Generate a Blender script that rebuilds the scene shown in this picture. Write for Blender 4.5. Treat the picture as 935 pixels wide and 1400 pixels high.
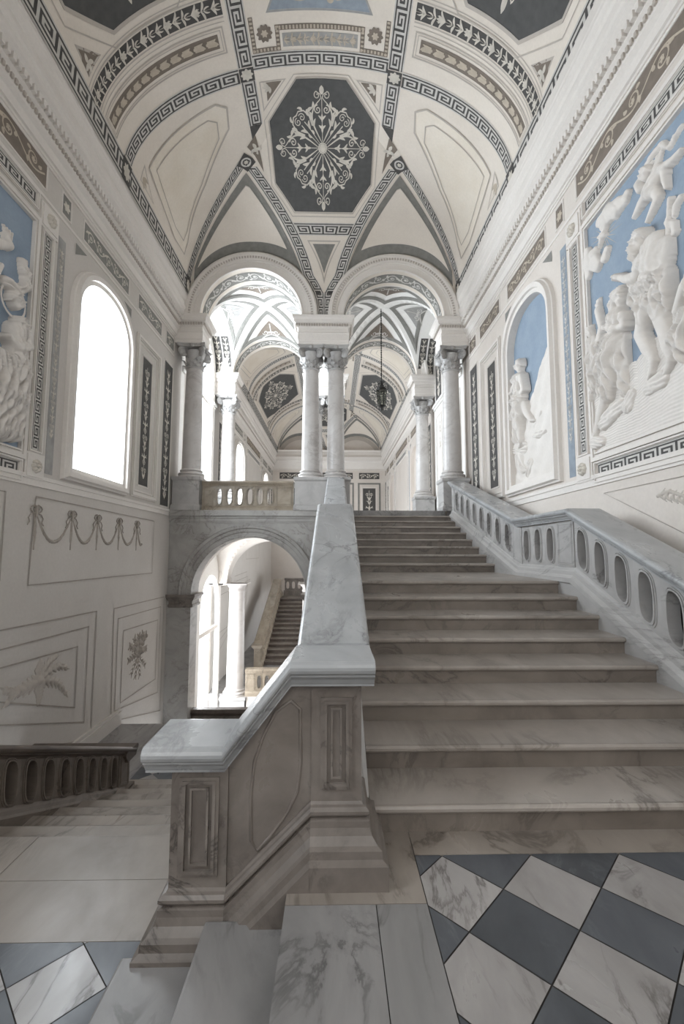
import bpy, math, random
import numpy as np
from mathutils import Matrix, Vector

for o in list(bpy.data.objects):
    bpy.data.objects.remove(o)
SC = bpy.context.scene
COL = SC.collection
PI = math.pi
R = math.radians
random.seed(7)

# ------------------------------------------------------------------ camera
cam = bpy.data.cameras.new('camera')
cam.sensor_fit = 'VERTICAL'
cam.sensor_height = 36.0
cam.lens = 15.67
cam.clip_start = 0.05
cam.clip_end = 200
co = bpy.data.objects.new('camera', cam)
COL.objects.link(co)
co.matrix_world = (Matrix.Translation((0, 0, 1.5)) @ Matrix.Rotation(R(-1.161), 4, 'Z')
                   @ Matrix.Rotation(R(90 + 5.06), 4, 'X') @ Matrix.Rotation(R(0.109), 4, 'Z'))
SC.camera = co

# ------------------------------------------------------------------ world, daylight, exposure
w = bpy.data.worlds.new('sky')
SC.world = w
w.use_nodes = True
w.node_tree.nodes['Background'].inputs[0].default_value = (0.90, 0.95, 1.0, 1)
w.node_tree.nodes['Background'].inputs[1].default_value = 2.5

VS = SC.view_settings
VS.view_transform = 'Standard'
VS.look = 'None'
VS.gamma = 1
VS.use_curve_mapping = False
VS.exposure = 0.13


def area(name, loc, rot, sx, sy, power, col):
    l = bpy.data.lights.new(name, 'AREA')
    l.shape = 'RECTANGLE'
    l.size = sx
    l.size_y = sy
    l.energy = power
    l.color = col
    o = bpy.data.objects.new(name, l)
    COL.objects.link(o)
    o.location = loc
    o.rotation_euler = rot
    return o


SKYC = (0.85, 0.925, 1.0)
WARM = (1.0, 0.96, 0.90)
# daylight standing outside each window of the left (street) side; light travels to +x
for nm, y, z, sy, sz, p in (('daylight', 7.42, 4.4, 2.1, 3.6, 390), ('daylight', 0.33, 4.3, 2.2, 3.6, 250),
                            ('daylight', 12.6, 5.8, 3.4, 5.4, 820), ('daylight', 17.93, 4.3, 2.2, 3.6, 290),
                            ('daylight', 24.87, 4.3, 2.2, 3.6, 260)):
    area(nm, (-4.25, y, z), (0, R(-90), 0), sz, sy, p, SKYC)
area('daylight', (-3.85, 13.1, -1.3), (0, R(-90), 0), 4.6, 2.4, 330, (0.95, 0.97, 1.0))  # reaches down behind the added lower glazing too
# fill through unseen windows added behind the viewer, light travels to +y
area('daylight', (-2.0, -3.6, 4.2), (R(90), 0, 0), 2.0, 4.4, 60, WARM)
area('daylight', (1.5, -3.6, 4.2), (R(90), 0, 0), 2.0, 4.4, 60, WARM)


# ------------------------------------------------------------------ materials
def new_mat(name):
    m = bpy.data.materials.new(name)
    m.use_nodes = True
    nt = m.node_tree
    b = nt.nodes['Principled BSDF']
    return m, nt, b


def N(nt, t, **k):
    n = nt.nodes.new(t)
    for a, v in k.items():
        setattr(n, a, v)
    return n


def ramp(nt, src, stops):
    r = N(nt, 'ShaderNodeValToRGB')
    el = r.color_ramp.elements
    while len(el) < len(stops):
        el.new(0.5)
    for e, (p, c) in zip(el, stops):
        e.position = p
        e.color = (c[0], c[1], c[2], 1)
    nt.links.new(src, r.inputs[0])
    return r.outputs[0]


def coords(nt, island=False, world=False):
    """object coordinates, moved about per object (and per slab) so that no two slabs share their veins"""
    tc = N(nt, 'ShaderNodeTexCoord')
    oi = N(nt, 'ShaderNodeObjectInfo')
    add = N(nt, 'ShaderNodeVectorMath', operation='ADD')
    src = tc.outputs['Object']
    mul = N(nt, 'ShaderNodeMath', operation='MULTIPLY')
    mul.inputs[1].default_value = 0.0 if world else 37.0
    nt.links.new(oi.outputs['Random'], mul.inputs[0])
    val = mul.outputs[0]
    if island:
        g = N(nt, 'ShaderNodeNewGeometry')
        ma = N(nt, 'ShaderNodeMath', operation='MULTIPLY_ADD')
        ma.inputs[1].default_value = 53.0
        nt.links.new(g.outputs['Random Per Island'], ma.inputs[0])
        nt.links.new(val, ma.inputs[2])
        val = ma.outputs[0]
    nt.links.new(src, add.inputs[0])
    nt.links.new(val, add.inputs[1])
    return add.outputs[0]


def mixc(nt, fac, a, b, mode='MIX'):
    m = N(nt, 'ShaderNodeMix', data_type='RGBA', blend_type=mode)
    for s, v in ((m.inputs[0], fac), (m.inputs[6], a), (m.inputs[7], b)):
        if isinstance(v, (int, float)):
            s.default_value = v
        elif isinstance(v, (tuple, list)):
            s.default_value = (v[0], v[1], v[2], 1)
        else:
            nt.links.new(v, s)
    return m.outputs[2]


def noise(nt, vec, scale, detail=5, rough=0.55, dist=0.0):
    n = N(nt, 'ShaderNodeTexNoise')
    n.inputs['Scale'].default_value = scale
    n.inputs['Detail'].default_value = detail
    n.inputs['Roughness'].default_value = rough
    n.inputs['Distortion'].default_value = dist
    if vec is not None:
        nt.links.new(vec, n.inputs['Vector'])
    return n.outputs['Fac']


def stretch(nt, vec, s, rot=(0.3, 0.2, 0.6)):
    m = N(nt, 'ShaderNodeMapping')
    m.inputs['Scale'].default_value = s
    m.inputs['Rotation'].default_value = rot
    nt.links.new(vec, m.inputs[0])
    return m.outputs[0]


def plaster(name, c, c2, amount=0.5, rough=0.85, scale=1.3):
    m, nt, b = new_mat(name)
    v = coords(nt, world=True)
    f = noise(nt, v, scale, 6, 0.6)
    a = ramp(nt, f, [(0.35, (0, 0, 0)), (0.75, (amount,) * 3)])
    col = mixc(nt, a, c, c2)
    g = noise(nt, v, 26, 3)
    col = mixc(nt, 0.10, col, ramp(nt, g, [(0.3, (0.45,) * 3), (0.7, (1, 1, 1))]), 'MULTIPLY')
    nt.links.new(col, b.inputs['Base Color'])
    b.inputs['Roughness'].default_value = rough
    return m


def marble(name, c, c2, vein, vs=1.6, island=False, rough=0.34, vein_amt=0.8, vary=0.0):
    m, nt, b = new_mat(name)
    v = coords(nt, island)
    s = stretch(nt, v, (1.0, 0.45, 1.0))
    mott = noise(nt, s, vs * 1.3, 6, 0.6, 0.6)
    col = mixc(nt, ramp(nt, mott, [(0.32, (0, 0, 0)), (0.68, (1, 1, 1))]), c, c2)
    n1 = noise(nt, s, vs, 7, 0.62, 1.6)
    line = ramp(nt, n1, [(0.455, (0, 0, 0)), (0.495, (1, 1, 1)), (0.515, (0.25,) * 3), (0.56, (0, 0, 0))])
    n2 = noise(nt, v, vs * 0.8, 3)
    gate = ramp(nt, n2, [(0.42, (0, 0, 0)), (0.62, (vein_amt,) * 3)])
    f = mixc(nt, 1.0, line, gate, 'MULTIPLY')
    col = mixc(nt, f, col, vein)
    if vary:
        g = N(nt, 'ShaderNodeNewGeometry')
        col = mixc(nt, 1.0, col, ramp(nt, g.outputs['Random Per Island'],
                   [(0.0, (1 - vary,) * 3), (1.0, (1, 1, 1))]), 'MULTIPLY')
    nt.links.new(col, b.inputs['Base Color'])
    rr = ramp(nt, mott, [(0.3, (rough - 0.08,) * 3), (0.7, (rough + 0.12,) * 3)])
    nt.links.new(rr, b.inputs['Roughness'])
    return m


def flat(name, c, rough=0.8, var=0.12, metal=0.0):
    m, nt, b = new_mat(name)
    v = coords(nt, world=True)
    f = noise(nt, v, 9, 4)
    d = tuple(x * (1 - var) for x in c)
    e = tuple(min(1, x * (1 + var)) for x in c)
    nt.links.new(ramp(nt, f, [(0.3, d), (0.7, e)]), b.inputs['Base Color'])
    b.inputs['Roughness'].default_value = rough
    b.inputs['Metallic'].default_value = metal
    return m


M = {}
M['plaster'] = plaster('painted_plaster', (0.70, 0.64, 0.585), (0.59, 0.525, 0.465))
M['plaster_low'] = plaster('lower_wall_plaster', (0.615, 0.575, 0.535), (0.53, 0.485, 0.44))
M['white'] = plaster('white_stucco', (0.76, 0.715, 0.67), (0.66, 0.61, 0.56), 0.4)
M['ceil'] = plaster('ceiling_plaster', (0.78, 0.71, 0.63), (0.66, 0.585, 0.50))
M['cream'] = plaster('cream_panel_paint', (0.82, 0.75, 0.655), (0.71, 0.62, 0.50), 0.7)
M['baywhite'] = plaster('lit_bay_plaster', (0.86, 0.84, 0.81), (0.78, 0.75, 0.71), 0.4)  # white stucco made paler, so its colour carries the bay's strong window light
M['bead'] = plaster('bead_line_paint', (0.52, 0.47, 0.42), (0.44, 0.39, 0.34))  # dull tan for beads, outlines and leaf reliefs
M['dark'] = flat('charcoal_paint', (0.075, 0.071, 0.067))
M['oct'] = flat('dark_panel_paint', (0.083, 0.082, 0.080))
M['grey'] = flat('grey_band_paint', (0.225, 0.218, 0.20))
M['paleg'] = flat('pale_grey_paint', (0.35, 0.34, 0.325))
M['brown'] = flat('brown_band_paint', (0.20, 0.165, 0.135))
M['tan'] = flat('tan_ornament_paint', (0.50, 0.43, 0.345))
M['key'] = flat('meander_paint', (0.58, 0.555, 0.52))
M['orn'] = flat('ornament_paint', (0.60, 0.555, 0.49))
M['blue'] = plaster('sky_blue_paint', (0.265, 0.335, 0.42), (0.335, 0.40, 0.475), 0.8, 0.9, 3.0)
M['blueg'] = flat('blue_grey_paint', (0.275, 0.315, 0.36))
M['fest'] = flat('festoon_stucco', (0.36, 0.32, 0.28))
M['line'] = flat('drawn_line', (0.36, 0.32, 0.28))
M['mb'] = marble('grey_white_marble', (0.50, 0.485, 0.47), (0.36, 0.345, 0.335), (0.19, 0.18, 0.17), 1.4)
M['mbcap'] = marble('cap_marble', (0.44, 0.445, 0.45), (0.32, 0.325, 0.33), (0.15, 0.15, 0.155), 2.0, rough=0.28)
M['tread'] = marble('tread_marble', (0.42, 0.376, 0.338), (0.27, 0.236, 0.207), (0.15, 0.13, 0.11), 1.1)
M['mland'] = marble('warm_landing_marble', (0.35, 0.305, 0.265), (0.225, 0.193, 0.166), (0.12, 0.10, 0.085), 1.2)
M['riser'] = marble('shaded_riser_marble', (0.255, 0.218, 0.188), (0.155, 0.13, 0.11), (0.08, 0.066, 0.055), 1.3)  # tread marble darkened, the shading of the risers put into its colour
M['mbrown'] = marble('brownish_marble', (0.255, 0.222, 0.197), (0.145, 0.123, 0.107), (0.075, 0.063, 0.054), 2.6, vein_amt=1.0)
M['mdark'] = marble('dark_brown_marble', (0.125, 0.095, 0.076), (0.07, 0.053, 0.043), (0.04, 0.03, 0.024), 2.5)
M['mgrey'] = marble('grey_arch_marble', (0.41, 0.395, 0.375), (0.31, 0.295, 0.278), (0.19, 0.175, 0.16), 1.6)
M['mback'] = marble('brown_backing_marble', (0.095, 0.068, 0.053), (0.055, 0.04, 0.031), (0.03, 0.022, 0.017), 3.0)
M['mgold'] = marble('honey_marble', (0.36, 0.305, 0.235), (0.245, 0.20, 0.15), (0.13, 0.105, 0.075), 2.6)
M['black'] = flat('gap_shade_black', (0.016, 0.014, 0.012))  # near-black that stands in for the shade behind the left balustrade openings
M['mdust'] = marble('dusty_brown_marble', (0.235, 0.195, 0.165), (0.145, 0.118, 0.098), (0.07, 0.056, 0.046), 2.4)
M['colm'] = marble('column_marble', (0.60, 0.575, 0.555), (0.47, 0.44, 0.42), (0.30, 0.27, 0.25), 1.2, vein_amt=0.5)
M['tilew'] = marble('white_tile', (0.43, 0.405, 0.39), (0.30, 0.28, 0.268), (0.12, 0.105, 0.096), 2.2, True, 0.30, 0.9, 0.12)
M['tiled'] = marble('slate_tile', (0.105, 0.112, 0.125), (0.07, 0.075, 0.085), (0.17, 0.18, 0.19), 2.6, True, 0.34, 0.5, 0.25)
M['slab'] = marble('floor_slab', (0.335, 0.32, 0.312), (0.215, 0.207, 0.203), (0.12, 0.115, 0.112), 1.9, True, vein_amt=1.0)
M['joint'] = flat('dark_joint', (0.06, 0.055, 0.05))
M['iron'] = flat('black_iron', (0.03, 0.028, 0.026), 0.5, 0.2, 0.6)
M['wood'] = flat('dark_wood', (0.16, 0.095, 0.065), 0.5)


def pane_mat(name, tint):
    m, nt, b = new_mat(name)
    out = nt.nodes['Material Output']
    t = N(nt, 'ShaderNodeBsdfTransparent')
    t.inputs[0].default_value = (tint[0], tint[1], tint[2], 1)
    g = N(nt, 'ShaderNodeBsdfGlossy')
    g.inputs['Roughness'].default_value = 0.05
    mx = N(nt, 'ShaderNodeMixShader')
    mx.inputs[0].default_value = 0.05
    nt.links.new(t.outputs[0], mx.inputs[1])
    nt.links.new(g.outputs[0], mx.inputs[2])
    nt.links.new(mx.outputs[0], out.inputs[0])
    return m


M['pane'] = pane_mat('window_glass', (0.97, 0.98, 0.98))
M['lglass'] = pane_mat('lantern_glass', (0.72, 0.74, 0.70))


# ------------------------------------------------------------------ mesh building
class MB:
    def __init__(s):
        s.V, s.F, s.MI, s.SM = [], [], [], []

    def grid(s, P, mi=0, smooth=True, closed_u=False, closed_v=False):
        n, m = len(P), len(P[0])
        b = len(s.V)
        for row in P:
            s.V.extend(tuple(map(float, p)) for p in row)
        for i in range(n if closed_u else n - 1):
            for j in range(m if closed_v else m - 1):
                i2, j2 = (i + 1) % n, (j + 1) % m
                s.F.append((b + i * m + j, b + i2 * m + j, b + i2 * m + j2, b + i * m + j2))
                s.MI.append(mi)
                s.SM.append(smooth)
        return s

    def poly(s, pts, mi=0, smooth=False):
        b = len(s.V)
        s.V.extend(tuple(map(float, p)) for p in pts)
        s.F.append(tuple(range(b, b + len(pts))))
        s.MI.append(mi)
        s.SM.append(smooth)
        return s

    def box(s, x0, x1, y0, y1, z0, z1, mi=0, fn=None):
        c = [(x0, y0, z0), (x1, y0, z0), (x1, y1, z0), (x0, y1, z0), (x0, y0, z1), (x1, y0, z1), (x1, y1, z1), (x0, y1, z1)]
        if fn:
            c = [fn(*p) for p in c]
        b = len(s.V)
        s.V.extend(c)
        for f in ((0, 3, 2, 1), (4, 5, 6, 7), (0, 1, 5, 4), (1, 2, 6, 5), (2, 3, 7, 6), (3, 0, 4, 7)):
            s.F.append(tuple(b + i for i in f))
            s.MI.append(mi)
            s.SM.append(False)
        return s

    def sweep(s, prof, frames, mi=0, smooth=False, cap=True, closed=False):
        """prof: list of 2-D points (closed loop); frames: list of functions (a, b) -> 3-D point"""
        P = [[f(a, b) for a, b in prof] for f in frames]
        s.grid(P, mi, smooth, closed_u=closed, closed_v=True)
        if cap and not closed:
            s.poly(P[0], mi)
            s.poly(P[-1][::-1], mi)
        return s

    def lathe(s, prof, c=(0, 0, 0), n=28, mi=0, smooth=True, sx=1.0):
        P = [[(c[0] + r * math.cos(2 * PI * k / n) * sx, c[1] + r * math.sin(2 * PI * k / n), c[2] + z) for k in range(n)] for r, z in prof]
        s.grid(P, mi, smooth, closed_v=True)
        if prof[0][0] > 1e-4:
            s.poly(P[0][::-1], mi)
        if prof[-1][0] > 1e-4:
            s.poly(P[-1], mi)
        return s

    def tube(s, pts, r, n=7, mi=0):
        pts = [Vector(p) for p in pts]
        rr = r if isinstance(r, (list, tuple)) else [r] * len(pts)
        P = []
        up = Vector((0.13, 0.21, 1)).normalized()
        for i, p in enumerate(pts):
            d = (pts[min(i + 1, len(pts) - 1)] - pts[max(i - 1, 0)]).normalized()
            u = d.cross(up)
            if u.length < 0.05:
                u = d.cross(Vector((1, 0, 0)))
            u.normalize()
            v = d.cross(u)
            P.append([p + (u * math.cos(2 * PI * k / n) + v * math.sin(2 * PI * k / n)) * rr[i] for k in range(n)])
        s.grid(P, mi, True, closed_v=True)
        s.poly(P[0][::-1], mi)
        s.poly(P[-1], mi)
        return s


LOC = {}


def wloc(o):
    return Vector(LOC.get(o.name, (0, 0, 0))) if o else Vector((0, 0, 0))


def tag(o, label=None, cat=None, group=None, kind=None):
    if label:
        o['label'] = label
    if cat:
        o['category'] = cat
    if group:
        o['group'] = group
    if kind:
        o['kind'] = kind
    return o


def obj(name, mb, mats, parent=None, label=None, bevel=0.0, origin=None):
    """link a builder as one mesh object; vertices are given in world metres"""
    base = Vector(origin) if origin is not None else wloc(parent)
    me = bpy.data.meshes.new(name)
    me.from_pydata([(x - base.x, y - base.y, z - base.z) for x, y, z in mb.V], [], mb.F)
    mats = mats if isinstance(mats, (list, tuple)) else [mats]
    for m in mats:
        me.materials.append(M[m])
    me.polygons.foreach_set('material_index', mb.MI)
    me.polygons.foreach_set('use_smooth', mb.SM)
    me.update()
    o = bpy.data.objects.new(name, me)
    COL.objects.link(o)
    LOC[o.name] = tuple(base)
    if parent:
        o.parent = parent
        if origin is not None:
            o.location = base - wloc(parent)
    elif origin is not None:
        o.location = base
    if bevel:
        b = o.modifiers.new('bevel', 'BEVEL')
        b.width = bevel
        b.segments = 2
        b.limit_method = 'ANGLE'
        b.angle_limit = R(40)
    if label:
        o['label'] = label
    return o


def thing(name, label, cat, loc=(0, 0, 0), group=None):
    o = bpy.data.objects.new(name, None)
    o.empty_display_size = 0.1
    COL.objects.link(o)
    o.location = loc
    LOC[o.name] = tuple(loc)
    return tag(o, label, cat, group)


def struct(name, mb, mats, bevel=0.0):
    o = obj(name, mb, mats, bevel=bevel)
    return tag(o, kind='structure')


def copy_tree(o, parent=None, name=None):
    c = o.copy()
    COL.objects.link(c)
    if name:
        c.name = name
    if parent:
        c.parent = parent
    LOC[c.name] = LOC.get(o.name, (0, 0, 0))
    for ch in list(o.children):
        copy_tree(ch, c)
    return c


def mirrored(o, y0, name=None, label=None):
    """the same thing built the other way round, across the plane y = y0"""
    c = copy_tree(o, None, name)
    l = Vector(o.location)
    c.location = (l.x, 2 * y0 - l.y, l.z)
    c.scale = (1, -1, 1)
    if label:
        c['label'] = label
    return c


# ------------------------------------------------------------------ painted pattern: everything maps a strip (u along, v across, h off the surface)
KEY = ((0, 0, 8, 1), (0, 1, 1, 7), (1, 6, 7, 7), (6, 2, 7, 6), (2, 2, 6, 3), (2, 3, 3, 5), (3, 4, 5, 5))


def patch(mb, fn, u0, u1, v0, v1, mi, h=0.0, nu=1, nv=1):
    mb.grid([[fn(u0 + (u1 - u0) * i / nu, v0 + (v1 - v0) * j / nv, h) for j in range(nv + 1)] for i in range(nu + 1)], mi, False)


def meander(fn, L, W, base=0, key=1, unit=None, nseg=None, flipu=False, mb=None, h=0.004, edge=True):
    """Greek key: dark strip with pale key lines; fn(u, v, h), u in 0..L, v in 0..W"""
    mb = mb or MB()
    unit = unit or W * 1.05
    n = max(1, round(L / unit))
    un = L / n
    patch(mb, fn, 0, L, 0, W, base, h, nseg or max(2, int(L / 0.12)), 2)
    m = W * 0.11
    c = (W - 2 * m) / 7.0
    a = un / 8.0
    for k in range(n):
        for x0, y0, x1, y1 in KEY:
            if flipu:
                x0, x1 = 8 - x1, 8 - x0
            patch(mb, fn, k * un + x0 * a, k * un + x1 * a, m + y0 * c, m + y1 * c, key, h + 0.004, max(1, (x1 - x0) // 3), 1)
    if edge:
        patch(mb, fn, 0, L, -W * 0.06, W * 0.02, key, h + 0.003, nseg or max(2, int(L / 0.12)), 1)
        patch(mb, fn, 0, L, W * 0.98, W * 1.06, key, h + 0.003, nseg or max(2, int(L / 0.12)), 1)
    return mb


def by_length(fn, umax, vm, n=240):
    """re-measure a strip so that u runs in metres along its middle"""
    P = [Vector(fn(umax * i / n, vm, 0)) for i in range(n + 1)]
    L = [0.0]
    for a, b in zip(P, P[1:]):
        L.append(L[-1] + (b - a).length)
    return (lambda u, v, h: fn(float(np.interp(u, L, [umax * i / n for i in range(n + 1)])), v, h)), L[-1]


def ribbon(mb, fn, pts, wd, mi=0, h=0.006):
    """flat ribbon of varying width along 2-D points"""
    n = len(pts)
    L, Rr = [], []
    for i, (x, y) in enumerate(pts):
        x0, y0 = pts[max(0, i - 1)]
        x1, y1 = pts[min(n - 1, i + 1)]
        dx, dy = x1 - x0, y1 - y0
        d = math.hypot(dx, dy) or 1
        ww = (wd(i / (n - 1)) if callable(wd) else wd) / 2
        L.append((x - dy / d * ww, y + dx / d * ww))
        Rr.append((x + dy / d * ww, y - dx / d * ww))
    mb.grid([[fn(l[0], l[1], h), fn((l[0] + r[0]) / 2, (l[1] + r[1]) / 2, h + 0.003), fn(r[0], r[1], h)] for l, r in zip(L, Rr)], mi, True)


def spiral(cx, cy, r0, a0, turns, r1=0.12, n=18, sgn=1):
    return [(cx + (r0 + (r1 * r0 - r0) * t) * math.cos(a0 + sgn * 2 * PI * turns * t),
             cy + (r0 + (r1 * r0 - r0) * t) * math.sin(a0 + sgn * 2 * PI * turns * t)) for t in [i / n for i in range(n + 1)]]


def leaf(mb, fn, x, y, ang, L, W, mi=0, h=0.007, curl=0.3):
    pts = []
    for i in range(8):
        t = i / 7
        a = ang + curl * t
        pts.append((x + L * t * math.cos(a), y + L * t * math.sin(a)))
    ribbon(mb, fn, pts, lambda t: W * (0.15 + math.sin(PI * min(1, t * 0.95 + 0.05)) ** 0.8), mi, h)


def flower(mb, fn, x, y, r, n=6, mi=0, h=0.008):
    for k in range(n):
        leaf(mb, fn, x, y, 2 * PI * k / n, r, r * 0.55, mi, h, 0)


def frame2d(mb, fn, pts, wd, mi=0, h=0.004, sub=0.15):
    """closed outline drawn with a band of the given width"""
    n = len(pts)
    cx = sum(p[0] for p in pts) / n
    cy = sum(p[1] for p in pts) / n
    out = []
    for i in range(n):
        a, b, c = pts[i - 1], pts[i], pts[(i + 1) % n]
        d1 = (b[0] - a[0], b[1] - a[1])
        d2 = (c[0] - b[0], c[1] - b[1])
        l1, l2 = math.hypot(*d1), math.hypot(*d2)
        n1 = (-d1[1] / l1, d1[0] / l1)
        n2 = (-d2[1] / l2, d2[0] / l2)
        bx, by = n1[0] + n2[0], n1[1] + n2[1]
        bl = bx * bx + by * by
        k = 2 * wd / max(bl, 0.5)
        q = (b[0] + bx * k / 1, b[1] + by * k / 1)
        if (q[0] - cx) ** 2 + (q[1] - cy) ** 2 > (b[0] - cx) ** 2 + (b[1] - cy) ** 2:
            q = (b[0] - bx * k, b[1] - by * k)
        out.append(q)
    for i in range(n):
        j = (i + 1) % n
        m = max(1, int(math.hypot(pts[j][0] - pts[i][0], pts[j][1] - pts[i][1]) / sub))
        row = []
        for k in range(m + 1):
            t = k / m
            p = (pts[i][0] + (pts[j][0] - pts[i][0]) * t, pts[i][1] + (pts[j][1] - pts[i][1]) * t)
            q = (out[i][0] + (out[j][0] - out[i][0]) * t, out[i][1] + (out[j][1] - out[i][1]) * t)
            row.append([fn(p[0], p[1], h), fn(q[0], q[1], h)])
        mb.grid(row, mi, False)
    return out


def clip(poly, ax, val, keep_less):
    out = []
    for i in range(len(poly)):
        a, b = poly[i], poly[(i + 1) % len(poly)]
        ia = (a[ax] <= val) == keep_less
        ib = (b[ax] <= val) == keep_less
        if ia:
            out.append(a)
        if ia != ib:
            t = (val - a[ax]) / (b[ax] - a[ax])
            out.append((a[0] + (b[0] - a[0]) * t, a[1] + (b[1] - a[1]) * t))
    return out


def fill2d(mb, fn, pts, mi=0, h=0.004, step=0.1):
    """fill a convex polygon with a fine mesh so that it follows a curved surface"""
    ys = [p[1] for p in pts]
    y0, y1 = min(ys), max(ys)
    n = max(1, int((y1 - y0) / step))

    def span(y):
        xs = []
        for i in range(len(pts)):
            a, b = pts[i], pts[(i + 1) % len(pts)]
            if abs(a[1] - b[1]) < 1e-9:
                if abs(a[1] - y) < 1e-6:
                    xs += [a[0], b[0]]
            elif min(a[1], b[1]) - 1e-9 <= y <= max(a[1], b[1]) + 1e-9:
                xs.append(a[0] + (b[0] - a[0]) * (y - a[1]) / (b[1] - a[1]))
        return min(xs), max(xs)
    cuts = sorted(set([round(y0 + (y1 - y0) * i / n, 6) for i in range(n + 1)] + [round(v, 6) for v in ys]))
    wmax = max(p[0] for p in pts) - min(p[0] for p in pts)
    m = max(1, int(wmax / step))
    P = []
    for y in cuts:
        a, b = span(min(max(y, y0), y1))
        P.append([fn(a + (b - a) * j / m, y, h) for j in range(m + 1)])
    mb.grid(P, mi, True)


def rinceau(fn, L, W, mi=0, mb=None, h=0.007, pitch=None, leafy=1.0):
    """running scroll with leaves"""
    mb = mb or MB()
    n = max(1, round(L / (pitch or W * 1.25)))
    p = L / n
    stem = []
    for i in range(n * 10 + 1):
        u = L * i / (n * 10)
        stem.append((u, W / 2 + W * 0.30 * math.sin(PI * u / p)))
    ribbon(mb, fn, stem, W * 0.075, mi, h)
    for k in range(n):
        s = 1 if k % 2 == 0 else -1
        cx, cy = (k + 0.5) * p, W / 2 - s * W * 0.04
        ribbon(mb, fn, spiral(cx, cy, W * 0.34, PI * 0.5 * s, 1.35, 0.15, 20, s), lambda t: W * 0.075 * (1 - 0.5 * t), mi, h)
        flower(mb, fn, cx, cy, W * 0.13, 5, mi, h)
        for a, d in ((0.2, 0.25), (2.6, 0.28), (4.0, 0.22)):
            leaf(mb, fn, cx + W * 0.3 * math.cos(a), cy + W * 0.3 * math.sin(a) * s, a * s, W * d * leafy, W * 0.14, mi, h, 0.8)
    return mb


def garland(fn, L, W, mi=0, mb=None, h=0.007):
    """band of leaf sprays and flowers"""
    mb = mb or MB()
    n = max(1, round(L / (W * 0.62)))
    p = L / n
    for k in range(n):
        u = k * p
        for s in (-1, 1):
            leaf(mb, fn, u, W / 2, s * (0.5 + .3 * (k % 2)), p * (1.05 - .25 * (k % 3 == 0)), W * 0.13, mi, h, s * 0.5)
            leaf(mb, fn, u + p * 0.3, W / 2, s * 1.1, W * 0.4, W * 0.09, mi, h, -s * 0.7)
            ribbon(mb, fn, [(u, W / 2), (u + p, W / 2)], W * .03, mi, h)
        if k % 3 == 1:
            flower(mb, fn, u + p * 0.5, W / 2, W * 0.27, 6, mi, h + 0.002)
    return mb


def candelabra(fn, W, L, mi=0, mb=None, h=0.007, seed=0):
    """upright stem with paired leaves, scrolls and cups; u across 0..W, v up 0..L"""
    mb = mb or MB()
    rnd = random.Random(seed)
    c = W / 2
    ribbon(mb, fn, [(c + W * .03 * math.sin(i * 2.1), L * 0.02 + L * 0.95 * i / 24) for i in range(25)], W * 0.045, mi, h)
    v = L * 0.03
    for s in (-1, 1):
        leaf(mb, fn, c, v, PI / 2 + s * 0.9, W * 0.5, W * 0.10, mi, h, -s * 0.5)
    k = 0
    while v < L * 0.95:
        t = (k * 3 + seed) % 5
        for s in (-1, 1):
            if t == 0:
                leaf(mb, fn, c, v, PI / 2 - s * 0.8, W * 0.5, W * 0.075, mi, h, s * 0.6)
                leaf(mb, fn, c, v + W * 0.12, PI / 2 - s * 0.45, W * 0.42, W * 0.06, mi, h, -s * 0.5)
            elif t == 1:
                ribbon(mb, fn, spiral(c + s * W * 0.24, v + W * 0.1, W * 0.18, PI * (0.5 + s * 0.5), 1.3, 0.2, 14, -s), W * 0.04, mi, h)
                leaf(mb, fn, c + s * W * 0.1, v, PI / 2 - s * 1.3, W * 0.3, W * 0.06, mi, h, s)
            elif t == 2:
                leaf(mb, fn, c, v, PI / 2 - s * 0.5, W * 0.45, W * 0.08, mi, h, -s * 0.8)
                leaf(mb, fn, c + s * W * .2, v + W * .2, PI / 2 - s * 1.6, W * 0.2, W * 0.07, mi, h, s * 0.8)
            elif t == 3:
                leaf(mb, fn, c, v + W * 0.1, PI / 2 - s * 1.4, W * 0.42, W * 0.07, mi, h, s * 0.9)
            else:
                for q in range(3):
                    leaf(mb, fn, c, v + W * .12 * q, PI / 2 - s * (1.1 - .2 * q), W * (.40 - .08 * q), W * 0.045, mi, h, s * 0.4)
        if t == 2:
            leaf(mb, fn, c, v - W * 0.1, PI / 2, W * 0.45, W * 0.17, mi, h + 0.002, 0)
        if t == 3:
            flower(mb, fn, c, v + W * 0.1, W * 0.17, 6, mi, h + 0.002)
        v += W * (0.40 + 0.14 * rnd.random())
        k += 1
    return mb


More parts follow.
